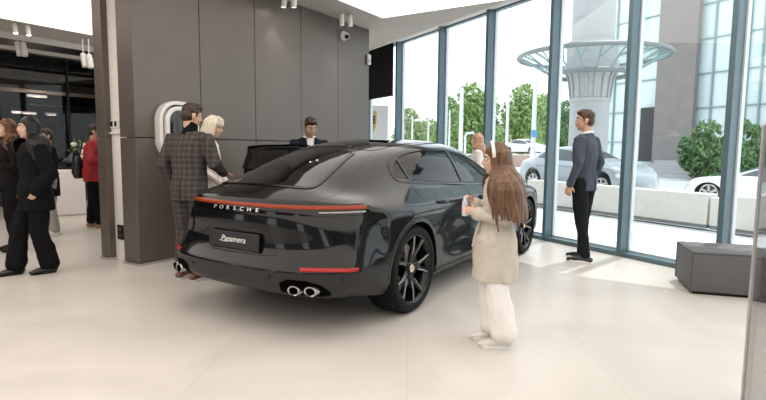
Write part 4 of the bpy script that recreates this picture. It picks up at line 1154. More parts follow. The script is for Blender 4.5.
def cloth(name, col, **k):
    a = dict(rough=.85, var=.10, scale=25, bump=.25, bscale=220, dist=.004, spec=.15, sheen=0); a.update(k)
    return mat(name, col, **a)
def plaid(name, base, line, dark, s=.055):
    m = cloth(name, base); nt = m.node_tree; b = nt.nodes['Principled BSDF']
    tc = nt.nodes.new('ShaderNodeTexCoord'); sp = nt.nodes.new('ShaderNodeSeparateXYZ'); nt.links.new(tc.outputs['Object'], sp.inputs[0])
    def bands(out, off, width):
        a = nt.nodes.new('ShaderNodeMath'); a.operation = 'MULTIPLY_ADD'; a.inputs[1].default_value = 1/s; a.inputs[2].default_value = off+50; nt.links.new(out, a.inputs[0])
        f = nt.nodes.new('ShaderNodeMath'); f.operation = 'FRACT'; nt.links.new(a.outputs[0], f.inputs[0])
        l = nt.nodes.new('ShaderNodeMath'); l.operation = 'LESS_THAN'; l.inputs[1].default_value = width; nt.links.new(f.outputs[0], l.inputs[0])
        return l.outputs[0]
    old = b.inputs['Base Color'].links[0].from_socket; cur = old
    for out, off, wdt, colr, f_ in ((sp.outputs['X'], 0, .42, dark, .4), (sp.outputs['Z'], 0, .42, dark, .4), (sp.outputs['X'], .3, .12, line, .30), (sp.outputs['Z'], .3, .12, line, .30)):
        k = bands(out, off, wdt); mm = nt.nodes.new('ShaderNodeMath'); mm.operation = 'MULTIPLY'; mm.inputs[1].default_value = f_; nt.links.new(k, mm.inputs[0])
        mx = nt.nodes.new('ShaderNodeMix'); mx.data_type = 'RGBA'; nt.links.new(mm.outputs[0], mx.inputs['Factor']); nt.links.new(cur, mx.inputs['A']); mx.inputs['B'].default_value = (*colr, 1); cur = mx.outputs['Result']
    nt.links.new(cur, b.inputs['Base Color']); return m
def hairmat(name, c0, c1):
    m = bpy.data.materials.new(name); m.use_nodes = True; nt = m.node_tree; b = nt.nodes['Principled BSDF']
    tc = nt.nodes.new('ShaderNodeTexCoord'); mp = nt.nodes.new('ShaderNodeMapping'); mp.inputs['Scale'].default_value = (70, 70, 5); nt.links.new(tc.outputs['Object'], mp.inputs['Vector'])
    nz = nt.nodes.new('ShaderNodeTexNoise'); nz.inputs['Scale'].default_value = 1.; nz.inputs['Detail'].default_value = 4; nt.links.new(mp.outputs[0], nz.inputs['Vector'])
    rp = ramp_between(nt, nz.outputs['Fac'], c0, c1, .3, .7); nt.links.new(rp.outputs[0], b.inputs['Base Color'])
    bp = nt.nodes.new('ShaderNodeBump'); bp.inputs['Strength'].default_value = .5; bp.inputs['Distance'].default_value = .006; nt.links.new(nz.outputs['Fac'], bp.inputs['Height']); nt.links.new(bp.outputs['Normal'], b.inputs['Normal'])
    b.inputs['Roughness'].default_value = .42; b.inputs['Specular IOR Level'].default_value = .4
    return m
SKIN = mat('skin', (.62, .40, .30), .5, var=.06, scale=12, spec=.35)
SKINW = mat('skin_warm', (.55, .33, .235), .5, var=.06, scale=12, spec=.35)
LIPS = mat('lips', (.45, .17, .15), .4); EYEW = mat('eye_white', (.75, .73, .70), .2); EYED = mat('iris_dark', (.03, .02, .015), .15)
def head_parts(B, hd):
    """adds skull, face, ears, neck root to the body blob in head coordinates"""
    M = hd['M']; k = hd['k']
    def E(c, a, b, c2, rot=None):
        Q = M.to_3x3().normalized().to_4x4() @ (rot or Matrix.Identity(4))
        B.ell(M @ Vector(c), a*k, b*k, c2*k, Q, 20, 14)
    E((0, -.008, .030), .074, .093, .088); E((0, .022, -.035), .060, .066, .078); E((0, .040, -.078), .036, .042, .030); E((0, .064, -.092), .020, .018, .017)
    E((0, .060, .035), .052, .030, .030); E((.035, .055, -.022), .024, .026, .024); E((-.035, .055, -.022), .024, .026, .024)
    B.cap([M @ Vector((0, .084, .022)), M @ Vector((0, .104, -.014)), M @ Vector((0, .098, -.026))], [.009*k, .0125*k, .012*k], 10)
    for s in (1, -1):
        E((s*.012, .092, -.026), .009, .010, .008)
        E((s*.074, -.008, -.010), .012, .022, .032, Matrix.Rotation(s*R(18), 4, 'Z'))
    E((0, .088, -.056), .022, .010, .012)
def face_children(hd, parent, brow):
    M = hd['M']; k = hd['k']; Q = M.to_3x3().normalized().to_4x4()
    for s in (1, -1):
        q = MB(); q.ell(M @ Vector((s*.031, .079, .010)), .0145*k, .010*k, .0085*k, Q, 12, 8); ey = q.build('eye', EYEW, parent, smooth=True)
        q = MB(); q.ell(M @ Vector((s*.031, .0865, .010)), .0065*k, .004*k, .0070*k, Q, 10, 8); q.build('iris', EYED, ey, smooth=True)
        q = MB(); q.tube([M @ Vector((s*.012, .093, .031)), M @ Vector((s*.031, .091, .037)), M @ Vector((s*.051, .076, .031))], [.003*k, .0042*k, .002*k], 8); q.build('eyebrow', brow, parent, smooth=True)
    q = MB(); q.ell(M @ Vector((0, .096, -.0525)), .021*k, .007*k, .0045*k, Q, 14, 8); q.ell(M @ Vector((0, .095, -.060)), .018*k, .007*k, .005*k, Q, 14, 8); q.build('mouth', LIPS, parent, smooth=True)
def hand(B, wrist, fdir, palm_n, k=1., curl=.35, thumb=1):
    """palm, four fingers and a side thumb; fdir = finger direction, palm_n = way the palm faces"""
    f = Vector(fdir).normalized(); n = Vector(palm_n); n = (n-f*n.dot(f)).normalized(); sd = f.cross(n)*thumb
    w = Vector(wrist)
    B.cap([w-f*.02*k, w+f*.02*k, w+f*.075*k], [.026*k, .034*k, .038*k], 14, .42, sd)
    for j, (off, ln) in enumerate(((.030, .066), (.010, .076), (-.011, .070), (-.031, .054))):
        b0 = w+f*.072*k+sd*off*k
        pts = [b0-f*.02*k, b0]; d = f.copy(); ang = curl*.7
        for seg in (.45, .32, .23):
            ax_ = f.cross(n); d = (f*cos(ang)+n*sin(ang)); pts.append(pts[-1]+d*ln*seg*k); ang += curl*1.0
        B.cap(pts, [.0098*k, .0096*k, .0088*k, .0082*k, .0072*k], 10)
    t0 = w+f*.018*k+sd*.026*k
    d1 = (sd*.72+f*.62+n*.30).normalized(); d2 = (sd*.25+f*.80+n*.5).normalized()
    B.cap([t0-sd*.012*k, t0+d1*.034*k, t0+d1*.034*k+d2*.034*k], [.0135*k, .0115*k, .0088*k], 10)
def person(name, loc, rz, H, label, o):
    """o: pose and dress. Local frame faces +Y, x is the person's right"""
    k = H/1.75
    e = empty(name, (loc[0], loc[1], loc[2] if len(loc) > 2 else 0), rz, label, 'person', o.get('group'))
    def V(*p): return Vector(p)*k
    lean = o.get('lean', 0.)            # forward shift of the shoulders
    slim = o.get('slim', 1.)
    sh = .185*o.get('shw', 1.)
    hipz = .93
    def spine(z): t = max(0, (z-hipz))/.5; return lean*t
    nb = V(0, lean-.005, 1.47)
    hk = o.get('headk', 1.)*k
    hm = Matrix.Translation(V(0, lean+o.get('headfwd', .02), 1.625+o.get('headup', 0))) @ Matrix.Rotation(o.get('yaw', 0.), 4, 'Z') @ Matrix.Rotation(-o.get('pitch', 0.), 4, 'X') @ Matrix.Diagonal((hk, hk, hk, 1))
    hd = {'M': hm, 'k': hk}
    S = [V(s*sh, spine(1.42)-.01, 1.415) for s in (1, -1)]
    El = [Vector(p)*k for p in o.get('elbows', ((.235, -.03, 1.13), (-.235, -.03, 1.13)))]
    Wr = [Vector(p)*k for p in o.get('wrists', ((.25, .04, .88), (-.25, .04, .88)))]
    Hp = [V(s*.092, 0, .92) for s in (1, -1)]
    Kn = [Vector(p)*k for p in o.get('knees', ((.10, .02, .50), (-.10, .02, .50)))]
    An = [Vector(p)*k for p in o.get('ankles', ((.10, -.03, .085), (-.10, -.03, .085)))]
    Ft = o.get('feet', (0, 0))          # foot yaw
    skin = o.get('skin', SKIN)
    B = Blob(); head_parts(B, hd)
    hq = hm @ Vector((0, -.02, -.06))
    B.cap([V(0, lean-.015, 1.42), nb, hq], [.062*k*slim, .054*k*slim, .052*k*slim], 16)
    B.loft([(0, 0, .86*k, .13*k*slim, .09*k), (0, 0, .95*k, .155*k*slim, .105*k), (0, spine(1.08)*k, 1.08*k, .125*k*slim, .09*k), (0, spine(1.25)*k, 1.25*k, .15*k*slim, .10*k), (0, spine(1.38)*k, 1.38*k, .15*k*slim, .085*k), (0, spine(1.44)*k, 1.445*k, .09*k, .06*k)])
    for i, s in enumerate((1, -1)):
        B.cap([V(s*.10, spine(1.40), 1.40), S[i], El[i], Wr[i]], [.05*k, .048*k*slim, .036*k*slim, .024*k*slim], 14)
        B.cap([Hp[i], Hp[i]*.5+Kn[i]*.5, Kn[i], Kn[i]*.6+An[i]*.4+V(0, -.015, 0), An[i]], [.082*k*slim, .074*k*slim, .050*k*slim, .05*k*slim, .033*k*slim], 16)
        fy = Ft[i]; fd = Vector((-sin(fy), cos(fy), 0))
        B.cap([An[i]-V(0, 0, .03), An[i]+fd*.07*k-V(0, 0, .05), An[i]+fd*.14*k-V(0, 0, .062)], [.035*k, .03*k, .022*k], 12)
        hf = o.get('hand', [None, None])[i]
        if hf: hand(B, Wr[i], hf[0], hf[1], k*o.get('handk', 1.), hf[2], hf[3])
    body = B.solid('body', skin, e, o.get('bvox', .0075), 2)
    face_children(hd, e, o['hairm'])
    # trousers
    T = o.get('trousers')
    if T:
        q = Blob(); w_ = T.get('w', (.105, .092, .075, .072, .075))
        q.loft([(0, 0, .84*k, .145*k*slim, .11*k), (0, 0, .93*k, .168*k*slim, .118*k), (0, .005*k, 1.03*k, .145*k*slim, .105*k)])
        for i in (0, 1):
            end = An[i]*1.; end.z = T.get('hem', .07)*k
            q.cap([Hp[i]+V(0, 0, .0), Hp[i]*.5+Kn[i]*.5, Kn[i], Kn[i]*.5+end*.5, end], [x*k for x in w_], 18, T.get('sq', 1.))
        q.solid('trousers', T['m'], e, .009, 3, T.get('disp', .008), .05)
    # shoes
    Sh = o.get('shoes')
    if Sh:
        for i in (0, 1):
            fy = Ft[i]; fd = Vector((-sin(fy), cos(fy), 0)); rt_ = Vector((cos(fy), sin(fy), 0)); a = An[i]; z0 = a.z-.085*k; base = Vector((a.x, a.y, z0))
            lift = Sh.get('lift', (0, 0))[i]
            L_ = Sh.get('len', 1.)
            q = Blob()
            q.cap([base-fd*.045*k+Vector((0, 0, .045*k)), base+fd*.04*k+Vector((0, 0, .05*k)), base+fd*.125*k*L_+Vector((0, 0, .036*k)), base+fd*.185*k*L_+Vector((0, 0, .028*k))], [.040*k, .043*k, .042*k, .028*k*Sh.get('toe', 1.)], 16, .8, rt_)
            if not Sh.get('low'): q.cap([base+Vector((0, 0, .05*k)), base+Vector((0, 0, .105*k))], [.040*k, .040*k], 14)
            sh_ = q.solid('shoe', Sh['m'], e, .006, 2)
            q = MB(); pts = []
            n_ = 28
            for j in range(n_):
                t_ = 2*PI*j/n_; yy = .062*k+.128*k*L_*math.copysign(abs(cos(t_))**.85, cos(t_)); ww = (.042 if yy > .1*k else .038)*k*math.copysign(abs(sin(t_))**.7, sin(t_))*(Sh.get('toe', 1.) if yy > .15*k else 1)
                pts.append(base+fd*yy+rt_*ww)
            hs = Sh.get('sole_h', .022)*k
            q.rings([[p+Vector((0, 0, .001)) for p in pts], [p+Vector((0, 0, hs)) for p in pts]]); q.build('sole', Sh.get('sole', Sh['m']), sh_, smooth=True)
    # tops
    J = o.get('top')
    if J:
        q = Blob(); hz = J['hem']; fl_ = J.get('flare', 1.0); g_ = J.get('grow', 1.); dp_ = J.get('deep', 1.)
        ws = J.get('waist', .155)
        secs = [(0, .0, hz*k, .185*k*fl_*g_*slim, .13*k*fl_*g_)]
        if hz < .9: secs.append((0, 0, .93*k, .180*k*(1+(fl_-1)*.6)*g_*slim, .128*k*(1+(fl_-1)*.6)*g_))
        secs += [(0, spine(1.08)*k, 1.08*k, ws*k*g_*slim, .112*k*g_), (0, spine(1.25)*k, 1.25*k, .182*k*g_*slim, .128*k*g_), (0, spine(1.36)*k, 1.36*k, .188*k*g_*slim, .115*k*g_), (0, spine(1.43)*k, 1.43*k, .150*k*g_*slim, .085*k*g_), (0, spine(1.47)*k-.005*k, 1.475*k, .085*k, .068*k)]
        secs = [(a_[0], a_[1], a_[2], a_[3], a_[4]*(1+(dp_-1)*min(1, max(0, (1.06*k-a_[2])/(.12*k))))) for a_ in secs]
        q.loft(secs, 32)
        sl_ = J.get('sleeve', .96)
        for i, s in enumerate((1, -1)):
            wr = El[i]+(Wr[i]-El[i])*sl_
            sr = J.get('sr', (.062, .066, .055, .043))
            q.cap([V(s*.11, spine(1.40), 1.405), S[i]+V(0, 0, -.005), El[i], wr], [x*k*g_ for x in sr], 18)
        if J.get('collar'): q.cap([V(0, lean-.03, 1.455), V(0, lean-.02, 1.50)], [.074*k, .068*k], 18)
        ob = q.solid('jacket' if not J.get('name') else J['name'], J['m'], e, J.get('vox', .009), 3, J.get('disp', .010), .06)
        # front opening, lapels, buttons
        bt = BVHTree.FromPolygons([v.co.copy() for v in ob.data.vertices], [tuple(p.vertices) for p in ob.data.polygons])
        def fr(x, z, off=.003, back=False):
            h = bt.ray_cast(Vector((x*k, -2 if back else 2, z*k)), Vector((0, 1 if back else -1, 0)))
            return h[0]+Vector((0, -off if back else off, 0)) if h[0] is not None else None
        e['_fr'] = 0
        def lay(poly, nm, m, off=.004, back=False, par=None, it=1):
            ds = dense(chaikin(poly, it), .02) if it else dense(poly, .02)
            bm = bmesh.new(); bm.faces.new([bm.verts.new((p[0], p[1], 0)) for p in ds]); bmesh.ops.triangulate(bm, faces=bm.faces)
            for ax_, lo, hi in ((0, -.3, .3), (1, .3, 1.6)):
                x = lo
                while x < hi:
                    bmesh.ops.bisect_plane(bm, geom=bm.verts[:]+bm.edges[:]+bm.faces[:], plane_co=(x, 0, 0) if ax_ == 0 else (0, x, 0), plane_no=(1, 0, 0) if ax_ == 0 else (0, 1, 0), dist=1e-6); x += .025
            dead = []
            for v in bm.verts:
                p = fr(v.co.x, v.co.y, off, back)
                if p is None: dead.append(v)
                else: v.co = p
            bmesh.ops.delete(bm, geom=dead, context='VERTS')
            bmesh.ops.recalc_face_normals(bm, faces=bm.faces)
            ext = bmesh.ops.extrude_face_region(bm, geom=bm.faces[:])
            for v in ext['geom']:
                if isinstance(v, bmesh.types.BMVert): v.co.y += (.004 if not back else -.004)
            bmesh.ops.recalc_face_normals(bm, faces=bm.faces)
            me = bpy.data.meshes.new(nm); bm.to_mesh(me); bm.free()
            return link(nm, me, m, par or ob, True)
        if J.get('shirt'):
            lay([(-.052, 1.47), (.052, 1.47), (.045, 1.38), (.012, J.get('vee', 1.16)), (-.012, J.get('vee', 1.16)), (-.045, 1.38)], 'shirt_front', J['shirt'], .003, it=0)
            for s in (1, -1):
                lay([(s*.05, 1.475), (s*.085, 1.44), (s*.10, 1.36), (s*.075, 1.33), (s*.012, J.get('vee', 1.16)-.01), (s*.030, 1.32), (s*.045, 1.42)][::s], 'lapel', J['m'], .008)
            q = MB(); q.tube([V(.068*cos(a), lean-.012+.060*sin(a), 1.485+.012*sin(a)*-1) for a in [2*PI*j/20 for j in range(20)]], .014*k, 8, closed=True); q.build('shirt_collar', J['shirt'], e, smooth=True)
        if J.get('buttons'):
            for z in J['buttons']:
                p = fr(J.get('bx', .0), z, .004)
                if p is not None: q = MB(); q.ell(p, .010*k, .005*k, .010*k); q.build('button', J.get('bm', M_['black']), ob, smooth=True)
        if J.get('vent'): lay([(-.003, hz+.01), (.003, hz+.01), (.003, hz+.22), (-.003, hz+.22)], 'vent', J.get('ventm', M_['black']), .001, True, it=0)
        if J.get('pockets'):
            for s in (1, -1): lay([(s*.06, J['pockets']), (s*.15, J['pockets']+.01), (s*.15, J['pockets']+.05), (s*.06, J['pockets']+.04)][::s], 'pocket_flap', J['m'], .004, it=0)
        o['lay'] = lay; o['jk'] = ob; o['fr'] = fr
    # hair
    hs = o.get('hair', 'short'); q = Blob(); M = hm
    Q3 = hm.to_3x3().normalized().to_4x4()
    def HE(c, a, b, c2): q.ell(M @ Vector(c), a*hk, b*hk, c2*hk, Q3, 20, 14)
    rr = np.random.RandomState(int(abs(loc[0]*1000)) % 9999)
    if hs == 'short':
        HE((0, -.014, .052), .0785, .094, .078); HE((0, -.045, .0), .074, .062, .072); HE((0, .045, .095), .06, .05, .028)
        for s in (1, -1): q.cap([M @ Vector((s*.072, .018, .045)), M @ Vector((s*.073, .015, .0))], [.014*hk, .008*hk], 8)
        for _ in range(30):
            a, b2 = rr.uniform(0, 2*PI), rr.uniform(.2, 1.3); d = Vector((cos(a)*cos(b2), sin(a)*cos(b2), sin(b2)))
            p = Vector((d.x*.076, -.014+d.y*.090, .052+d.z*.076)); q.cap([M @ p, M @ (p+Vector((.01, .02, .008)))], [.010*hk, .007*hk], 6)
        q.solid('hair', o['hairm'], e, .006, 1)
    elif hs in ('long', 'curly', 'bob', 'loose'):
        HE((0, -.014, .050), .083, .098, .082); HE((0, -.045, -.01), .080, .062, .09)
        ln = o.get('hairlen', .55)
        n_ = 54 if hs != 'bob' else 46
        for j in range(n_):
            t_ = j/(n_-1); a = R(-30)+R(240)*t_ if hs != 'bob' else R(-25)+R(230)*t_      # from right front, round the back, to left front
            a2 = PI+a*1.0
            c_, s_ = cos(a), -sin(a)
            x0, y0 = .076*cos(a), -.012-.088*sin(a)
            front = y0 > .02
            L_ = ln*(1. if not front else o.get('frontlen', .75))*rr.uniform(.86, 1.08)
            p0 = Vector((x0*.5, y0*.5, .120)); p1 = Vector((x0*1.06, y0*1.04, .05)); p2 = Vector((x0*1.14, y0*1.08-.005, -.06))
            pts = [M @ p0, M @ p1, M @ p2]
            base = M @ p2; out = Vector((x0, y0, 0)).normalized()
            xs_ = o.get('xspread', 0.)*abs(out.x)**1.5
            out = (Q3 @ out)
            amp = {'long': .006, 'curly': .030, 'bob': .004, 'loose': .014}[hs]; ph = rr.uniform(0, 6.28)
            m_ = 7
            spread = o.get('spread', .05)
            for g_ in range(1, m_+1):
                u = g_/m_; zz = L_*u*k
                dx = out*(spread+xs_)*k*math.sin(min(1, u*(2.3 if xs_ else 1.2))*PI/2)*(1 if hs != 'bob' else .2)
                wig = Vector((math.cos(ph+u*9), math.sin(ph*1.7+u*8), 0))*amp*k
                pts.append(base+dx+wig+Vector((0, 0, -zz))+o.get('hairshift', Vector((0, 0, 0)))*u)
            w0 = .017*hk
            q.cap(pts, [w0*.9, w0*1.1, w0*1.15]+[w0*(1.15-.75*(g_/m_)**2) for g_ in range(1, m_+1)], 8)
        if o.get('bangs'):
            for j in range(14):
                x = -.062+.124*j/13
                q.cap([M @ Vector((x*.5, .02, .128)), M @ Vector((x*.9, .075, .105)), M @ Vector((x, .098-abs(x)*.35, .055)), M @ Vector((x*1.02, .098-abs(x)*.4, .030))], [.012*hk, .013*hk, .012*hk, .006*hk], 8)
        q.solid('hair', o['hairm'], e, .0062, 1)
    if '_fr' in e: del e['_fr']
    return e, hd, k
H_BROWN = hairmat('hair_brown', (.045, .022, .012), (.11, .06, .032))
H_GIRL = hairmat('hair_chestnut', (.055, .026, .013), (.19, .10, .05))
H_BLACK = hairmat('hair_black', (.004, .003, .0025), (.014, .010, .008))
H_BLOND = hairmat('hair_platinum', (.60, .50, .38), (.84, .76, .63))
H_STRAW = hairmat('hair_strawberry', (.34, .17, .10), (.62, .38, .25))
H_DARK = hairmat('hair_dark', (.018, .010, .007), (.05, .03, .02))
H_CURL = hairmat('hair_curly_brown', (.05, .022, .010), (.20, .09, .04))
WHITE = cloth('white_cotton', (.82, .79, .76), var=.02, bump=.1); CREAM = cloth('cream_twill', (.80, .76, .70), disp=0) if False else cloth('cream_twill', (.78, .75, .70))
NAVY = cloth('navy_wool', (.011, .014, .022), sheen=0, spec=.15); BLACKC = cloth('black_wool', (.006, .006, .007), sheen=0, spec=.12); CHAR = cloth('charcoal_trouser', (.010, .012, .014), sheen=0, spec=.15)
SOLE = mat('white_sole', (.78, .77, .75), .5)
Z3 = Vector((0, 0, 0))
# --- the girl with the long hair
GR = face(498, 97)
trench = cloth('beige_trench', (.53, .485, .42), var=.05)
o = dict(hair='long', hairm=H_GIRL, hairlen=.46, frontlen=.85, spread=.035, xspread=.165, slim=.95, shw=.90, headk=1.09, headup=-.026, pitch=R(6), hairshift=Vector((0, -.05, 0)),
    elbows=((.225, .0, 1.13), (-.225, -.02, 1.12)), wrists=((.07, .20, 1.225), (-.06, .185, 1.155)),
    hand=[((-.35, .75, .5), (-1, .1, .1), .75, 1), ((.45, .75, .15), (1, .1, .1), .8, -1)],
    knees=((.095, .03, .50), (-.095, -.01, .50)), ankles=((.10, -.02, .085), (-.085, -.075, .085)), handk=.92, bvox=.0058,
    trousers=dict(m=WHITE, w=(.092, .094, .100, .110, .120), hem=.155, disp=.010),
    shoes=dict(m=mat('shoe_cream', (.66, .63, .58), .5), sole=SOLE, sole_h=.03),
    top=dict(m=trench, hem=.58, flare=1.17, waist=.132, deep=1.28, sr=(.060, .063, .060, .056), disp=.014, sleeve=.88, vox=.0075, name='trench_coat'))
girl, hd, k = person('girl', (-1.215, 3.34), GR, 1.375, 'girl with long brown hair, white headband, beige trench coat and white trousers', o)
lay = o['lay']
belt = Blob(); belt.loft([(0, .0, 1.055*k, .137*k, .124*k), (0, .0, 1.10*k, .137*k, .124*k)], 32)
belt.solid('coat_belt', trench, o['jk'], .006, 1)
q = Blob(); q.cap([(.02*k, .128*k, 1.075*k), (.05*k, .155*k, 1.02*k), (.045*k, .185*k, .90*k)], [.014*k, .016*k, .014*k], 10, .5); q.cap([(0, .13*k, 1.075*k), (-.02*k, .165*k, .99*k), (-.01*k, .195*k, .86*k)], [.014*k, .016*k, .014*k], 10, .5); q.solid('belt_tie', trench, o['jk'], .005, 1)
q = Blob()
for s in (1, -1): q.cap([(s*.02*k, .085*k, 1.42*k), (s*.085*k, .03*k, 1.47*k), (s*.06*k, -.06*k, 1.485*k), (0, -.075*k, 1.487*k)], [.022*k, .026*k, .026*k, .026*k], 12, .5)
q.solid('coat_collar', trench, o['jk'], .006, 1)
for z in (.98, .82, .70):
    for x in (.03, -.03):
        p = o['fr'](x, z, .002)
        if p is not None: b2 = MB(); b2.ell(p, .009*k, .005*k, .009*k); b2.build('button', mat('coat_button', (.30, .24, .18), .4), o['jk'], smooth=True)
# cuffs
for i, (a, b2) in enumerate((((.225, .0, 1.13), (.07, .20, 1.225)), ((-.225, -.02, 1.12), (-.06, .185, 1.155)))):
    a, b2 = Vector(a)*k, Vector(b2)*k; d = (b2-a); q = Blob(); q.cap([a+d*.70, a+d*.86], [.056*k, .056*k], 16); q.solid('cuff', trench, o['jk'], .006, 1)
# headband over the hair
M = hd['M']; q = MB(); rs = []
for j in range(25):
    t_ = R(-14)+R(208)*j/24; c_ = Vector((.0905*cos(t_), .022, .046+.0945*sin(t_)*1.0)); n_ = Vector((cos(t_), 0, sin(t_)))
    rs.append([M @ (c_+n_*dn+Vector((0, dy, 0))) for dn, dy in ((-.004, -.013), (.008, -.011), (.011, 0), (.008, .011), (-.004, .013))])
q.rings(rs); q.build('headband', mat('headband_white', (.80, .78, .75), .35), girl, smooth=True)
# what she holds
hx = girl.matrix_world if False else Matrix.Translation(girl.location) @ Matrix.Rotation(GR, 4, 'Z')
p = hx @ (Vector((.005, .268, 1.20))*k)
e = empty('drink_bottle', p, GR, 'small pale bottle held in the hands of long-haired girl', 'bottle')
q = MB(); q.lathe([(0, -.065), (.018, -.065), (.021, -.06), (.021, .02), (.015, .04), (.010, .05), (0, .05)], 20); q.build('bottle_body', mat('bottle_pale_blue', (.55, .62, .72), .25, var=.1), e, smooth=True)
q = MB(); q.lathe([(0, .05), (.012, .05), (.012, .068), (0, .068)], 16); q.build('cap', mat('bottle_cap', (.75, .74, .74), .4), e, smooth=True)
q = MB(); q.lathe([(.0214, -.045), (.0214, .005)], 20); q.build('sleeve_band', mat('bottle_band', (.70, .48, .46), .5, var=.2, scale=40), e, smooth=True)

# --- standing man by the glass
MRZ = toward(-.75, .75)
tweed = cloth('blue_grey_tweed', (.066, .080, .102), var=.25, scale=90)
o = dict(hair='short', hairm=H_BROWN, yaw=R(28), slim=.96, skin=SKINW, elbows=((.255, -.07, 1.15), (-.255, -.05, 1.15)), wrists=((.255, .02, .90), (-.25, .05, .90)),
    hand=[((.0, .25, -1), (-1, 0, 0), .4, -1), ((.0, .25, -1), (1, 0, 0), .4, 1)], knees=((.095, .03, .50), (-.09, -.02, .50)), ankles=((.10, .03, .085), (-.095, -.10, .085)), feet=(R(-8), R(12)),
    trousers=dict(m=CHAR, w=(.100, .088, .068, .060, .054), hem=.10), shoes=dict(m=mat('sneaker_black', (.02, .02, .022), .5), sole=SOLE, sole_h=.032),
    top=dict(m=tweed, hem=.83, waist=.165, shirt=WHITE, vent=True, sr=(.062, .066, .054, .042)))
person('man', (-1.31, 6.53), MRZ, 1.80, 'young man in blue-grey blazer and dark trousers standing before the glazing', o)

# --- man in the plaid suit
pl_ = plaid('brown_plaid_wool', (.070, .061, .057), (.17, .148, .135), (.036, .031, .030))
o = dict(hair='short', hairm=H_DARK, yaw=R(-24), pitch=R(12), headfwd=.03, skin=SKINW, shw=1.08, lean=.03,
    elbows=((.29, .03, 1.16), (-.275, -.05, 1.14)), wrists=((.22, .26, 1.06), (-.24, .06, .92)),
    hand=[((-.1, .95, -.2), (0, 0, -1), .2, 1), ((.05, .25, -1), (1, 0, 0), .4, 1)], knees=((.10, .02, .50), (-.10, .02, .50)), ankles=((.105, -.04, .085), (-.105, -.02, .085)), feet=(R(-12), R(12)),
    trousers=dict(m=pl_, w=(.108, .096, .078, .070, .064), hem=.12), shoes=dict(m=mat('brown_leather_shoe', (.13, .055, .025), .4), sole=SOLE, sole_h=.03),
    top=dict(m=pl_, hem=.80, grow=1.06, waist=.168, vent=True, sr=(.066, .072, .060, .046)))
pm, hd, k = person('man', (-4.385, 3.335), toward(.36, .93), 1.745, 'man in brown plaid suit seen from behind at the car tail', o)
q = Blob(); q.cap([(0, .03*k, 1.44*k), (0, .035*k, 1.475*k), (0, .045*k, 1.52*k)], [.082*k, .075*k, .068*k], 18); q.solid('black_scarf', BLACKC, pm, .007, 1, .006, .03)

# --- blonde woman in the white jacket
o = dict(hair='bob', hairm=H_BLOND, hairlen=.055, spread=.015, bangs=True, yaw=R(4), pitch=R(16), headfwd=.05, slim=.9, shw=.92, lean=.05,
    elbows=((.235, .02, 1.13), (-.235, .0, 1.13)), wrists=((.16, .20, 1.0), (-.17, .20, .98)), hand=[((-.2, .9, -.2), (0, 0, -1), .35, 1), ((.2, .9, -.2), (0, 0, -1), .35, -1)],
    trousers=dict(m=WHITE, w=(.10, .09, .075, .075, .08), hem=.06), shoes=dict(m=mat('shoe_cream', (.66, .63, .58), .5), sole=SOLE),
    top=dict(m=cloth('white_boucle', (.76, .71, .64), bump=.5, bscale=120), hem=.86, waist=.15, disp=.012))
person('woman', (-4.71, 3.80), face(212, -105), 1.655, 'woman with platinum bob and white jacket beside plaid suit man', o)

# --- man behind the car
o = dict(hair='short', hairm=H_DARK, yaw=R(12), pitch=R(26), headfwd=.10, headup=-.02, lean=.15, skin=SKINW, hand=[((.0, .25, -1), (-1, 0, 0), .4, -1), ((.0, .25, -1), (1, 0, 0), .4, 1)],
    trousers=dict(m=NAVY, w=(.10, .09, .07, .062, .058), hem=.08), shoes=dict(m=M_['black']), top=dict(m=NAVY, hem=.82, shirt=WHITE, buttons=(1.08, .98)))
person('man', (-4.45, 5.20), toward(.28, -.96), 1.72, 'dark-haired man in navy suit and white shirt looking down behind the car', o)

# --- woman by the second bay
o = dict(hair='loose', hairm=H_STRAW, hairlen=.20, frontlen=.8, spread=.03, skin=mat('skin_pale', (.72, .53, .44), .5, var=.05, spec=.3), yaw=R(0), slim=.9, shw=.9, hand=[((.0, .25, -1), (-1, 0, 0), .4, -1), ((.0, .25, -1), (1, 0, 0), .4, 1)],
    trousers=dict(m=CREAM, w=(.10, .09, .072, .066, .062), hem=.08), shoes=dict(m=SOLE), top=dict(m=WHITE, hem=.86, waist=.15))
person('woman', (-3.28, 8.04), face(483, 92), 1.585, 'woman with strawberry blond hair and white top beyond the car roof', o)

# --- woman in black walking left
o = dict(hair='long', hairm=H_BLACK, hairlen=.27, frontlen=.8, spread=.03, xspread=.12, slim=.92, shw=1.0, yaw=R(4), lean=.02,
    elbows=((.26, -.04, 1.14), (-.265, -.07, 1.13)), wrists=((.235, .06, .95), (-.20, .06, .95)), hand=[((.0, .3, -1), (-1, 0, 0), .4, -1), ((.3, .3, -.9), (1, 0, 0), .5, 1)],
    knees=((.10, .15, .50), (-.09, .02, .49)), ankles=((.095, .20, .085), (-.09, -.07, .085)), feet=(0, R(-5)),
    trousers=dict(m=BLACKC, w=(.105, .100, .092, .095, .105), hem=.13, disp=.014), shoes=dict(m=mat('black_flat', (.012, .012, .012), .3), low=True, toe=.7, sole_h=.012),
    top=dict(m=BLACKC, hem=.72, grow=1.12, waist=.195, flare=1.06, deep=1.12, sr=(.072, .080, .074, .064), pockets=.92))
w1, hd, k = person('woman', (-5.88, 2.615), face(30, 106), 1.605, 'woman with long black hair in oversized black blazer walking left', o)
q = MB(); p = Vector((-.20, .05, .965))*k; q.lathe([(.030*k, -.008), (.036*k, 0), (.030*k, .008)], 18, Matrix.Translation(p)); q.build('bracelet', M_['steel'], w1, smooth=True)

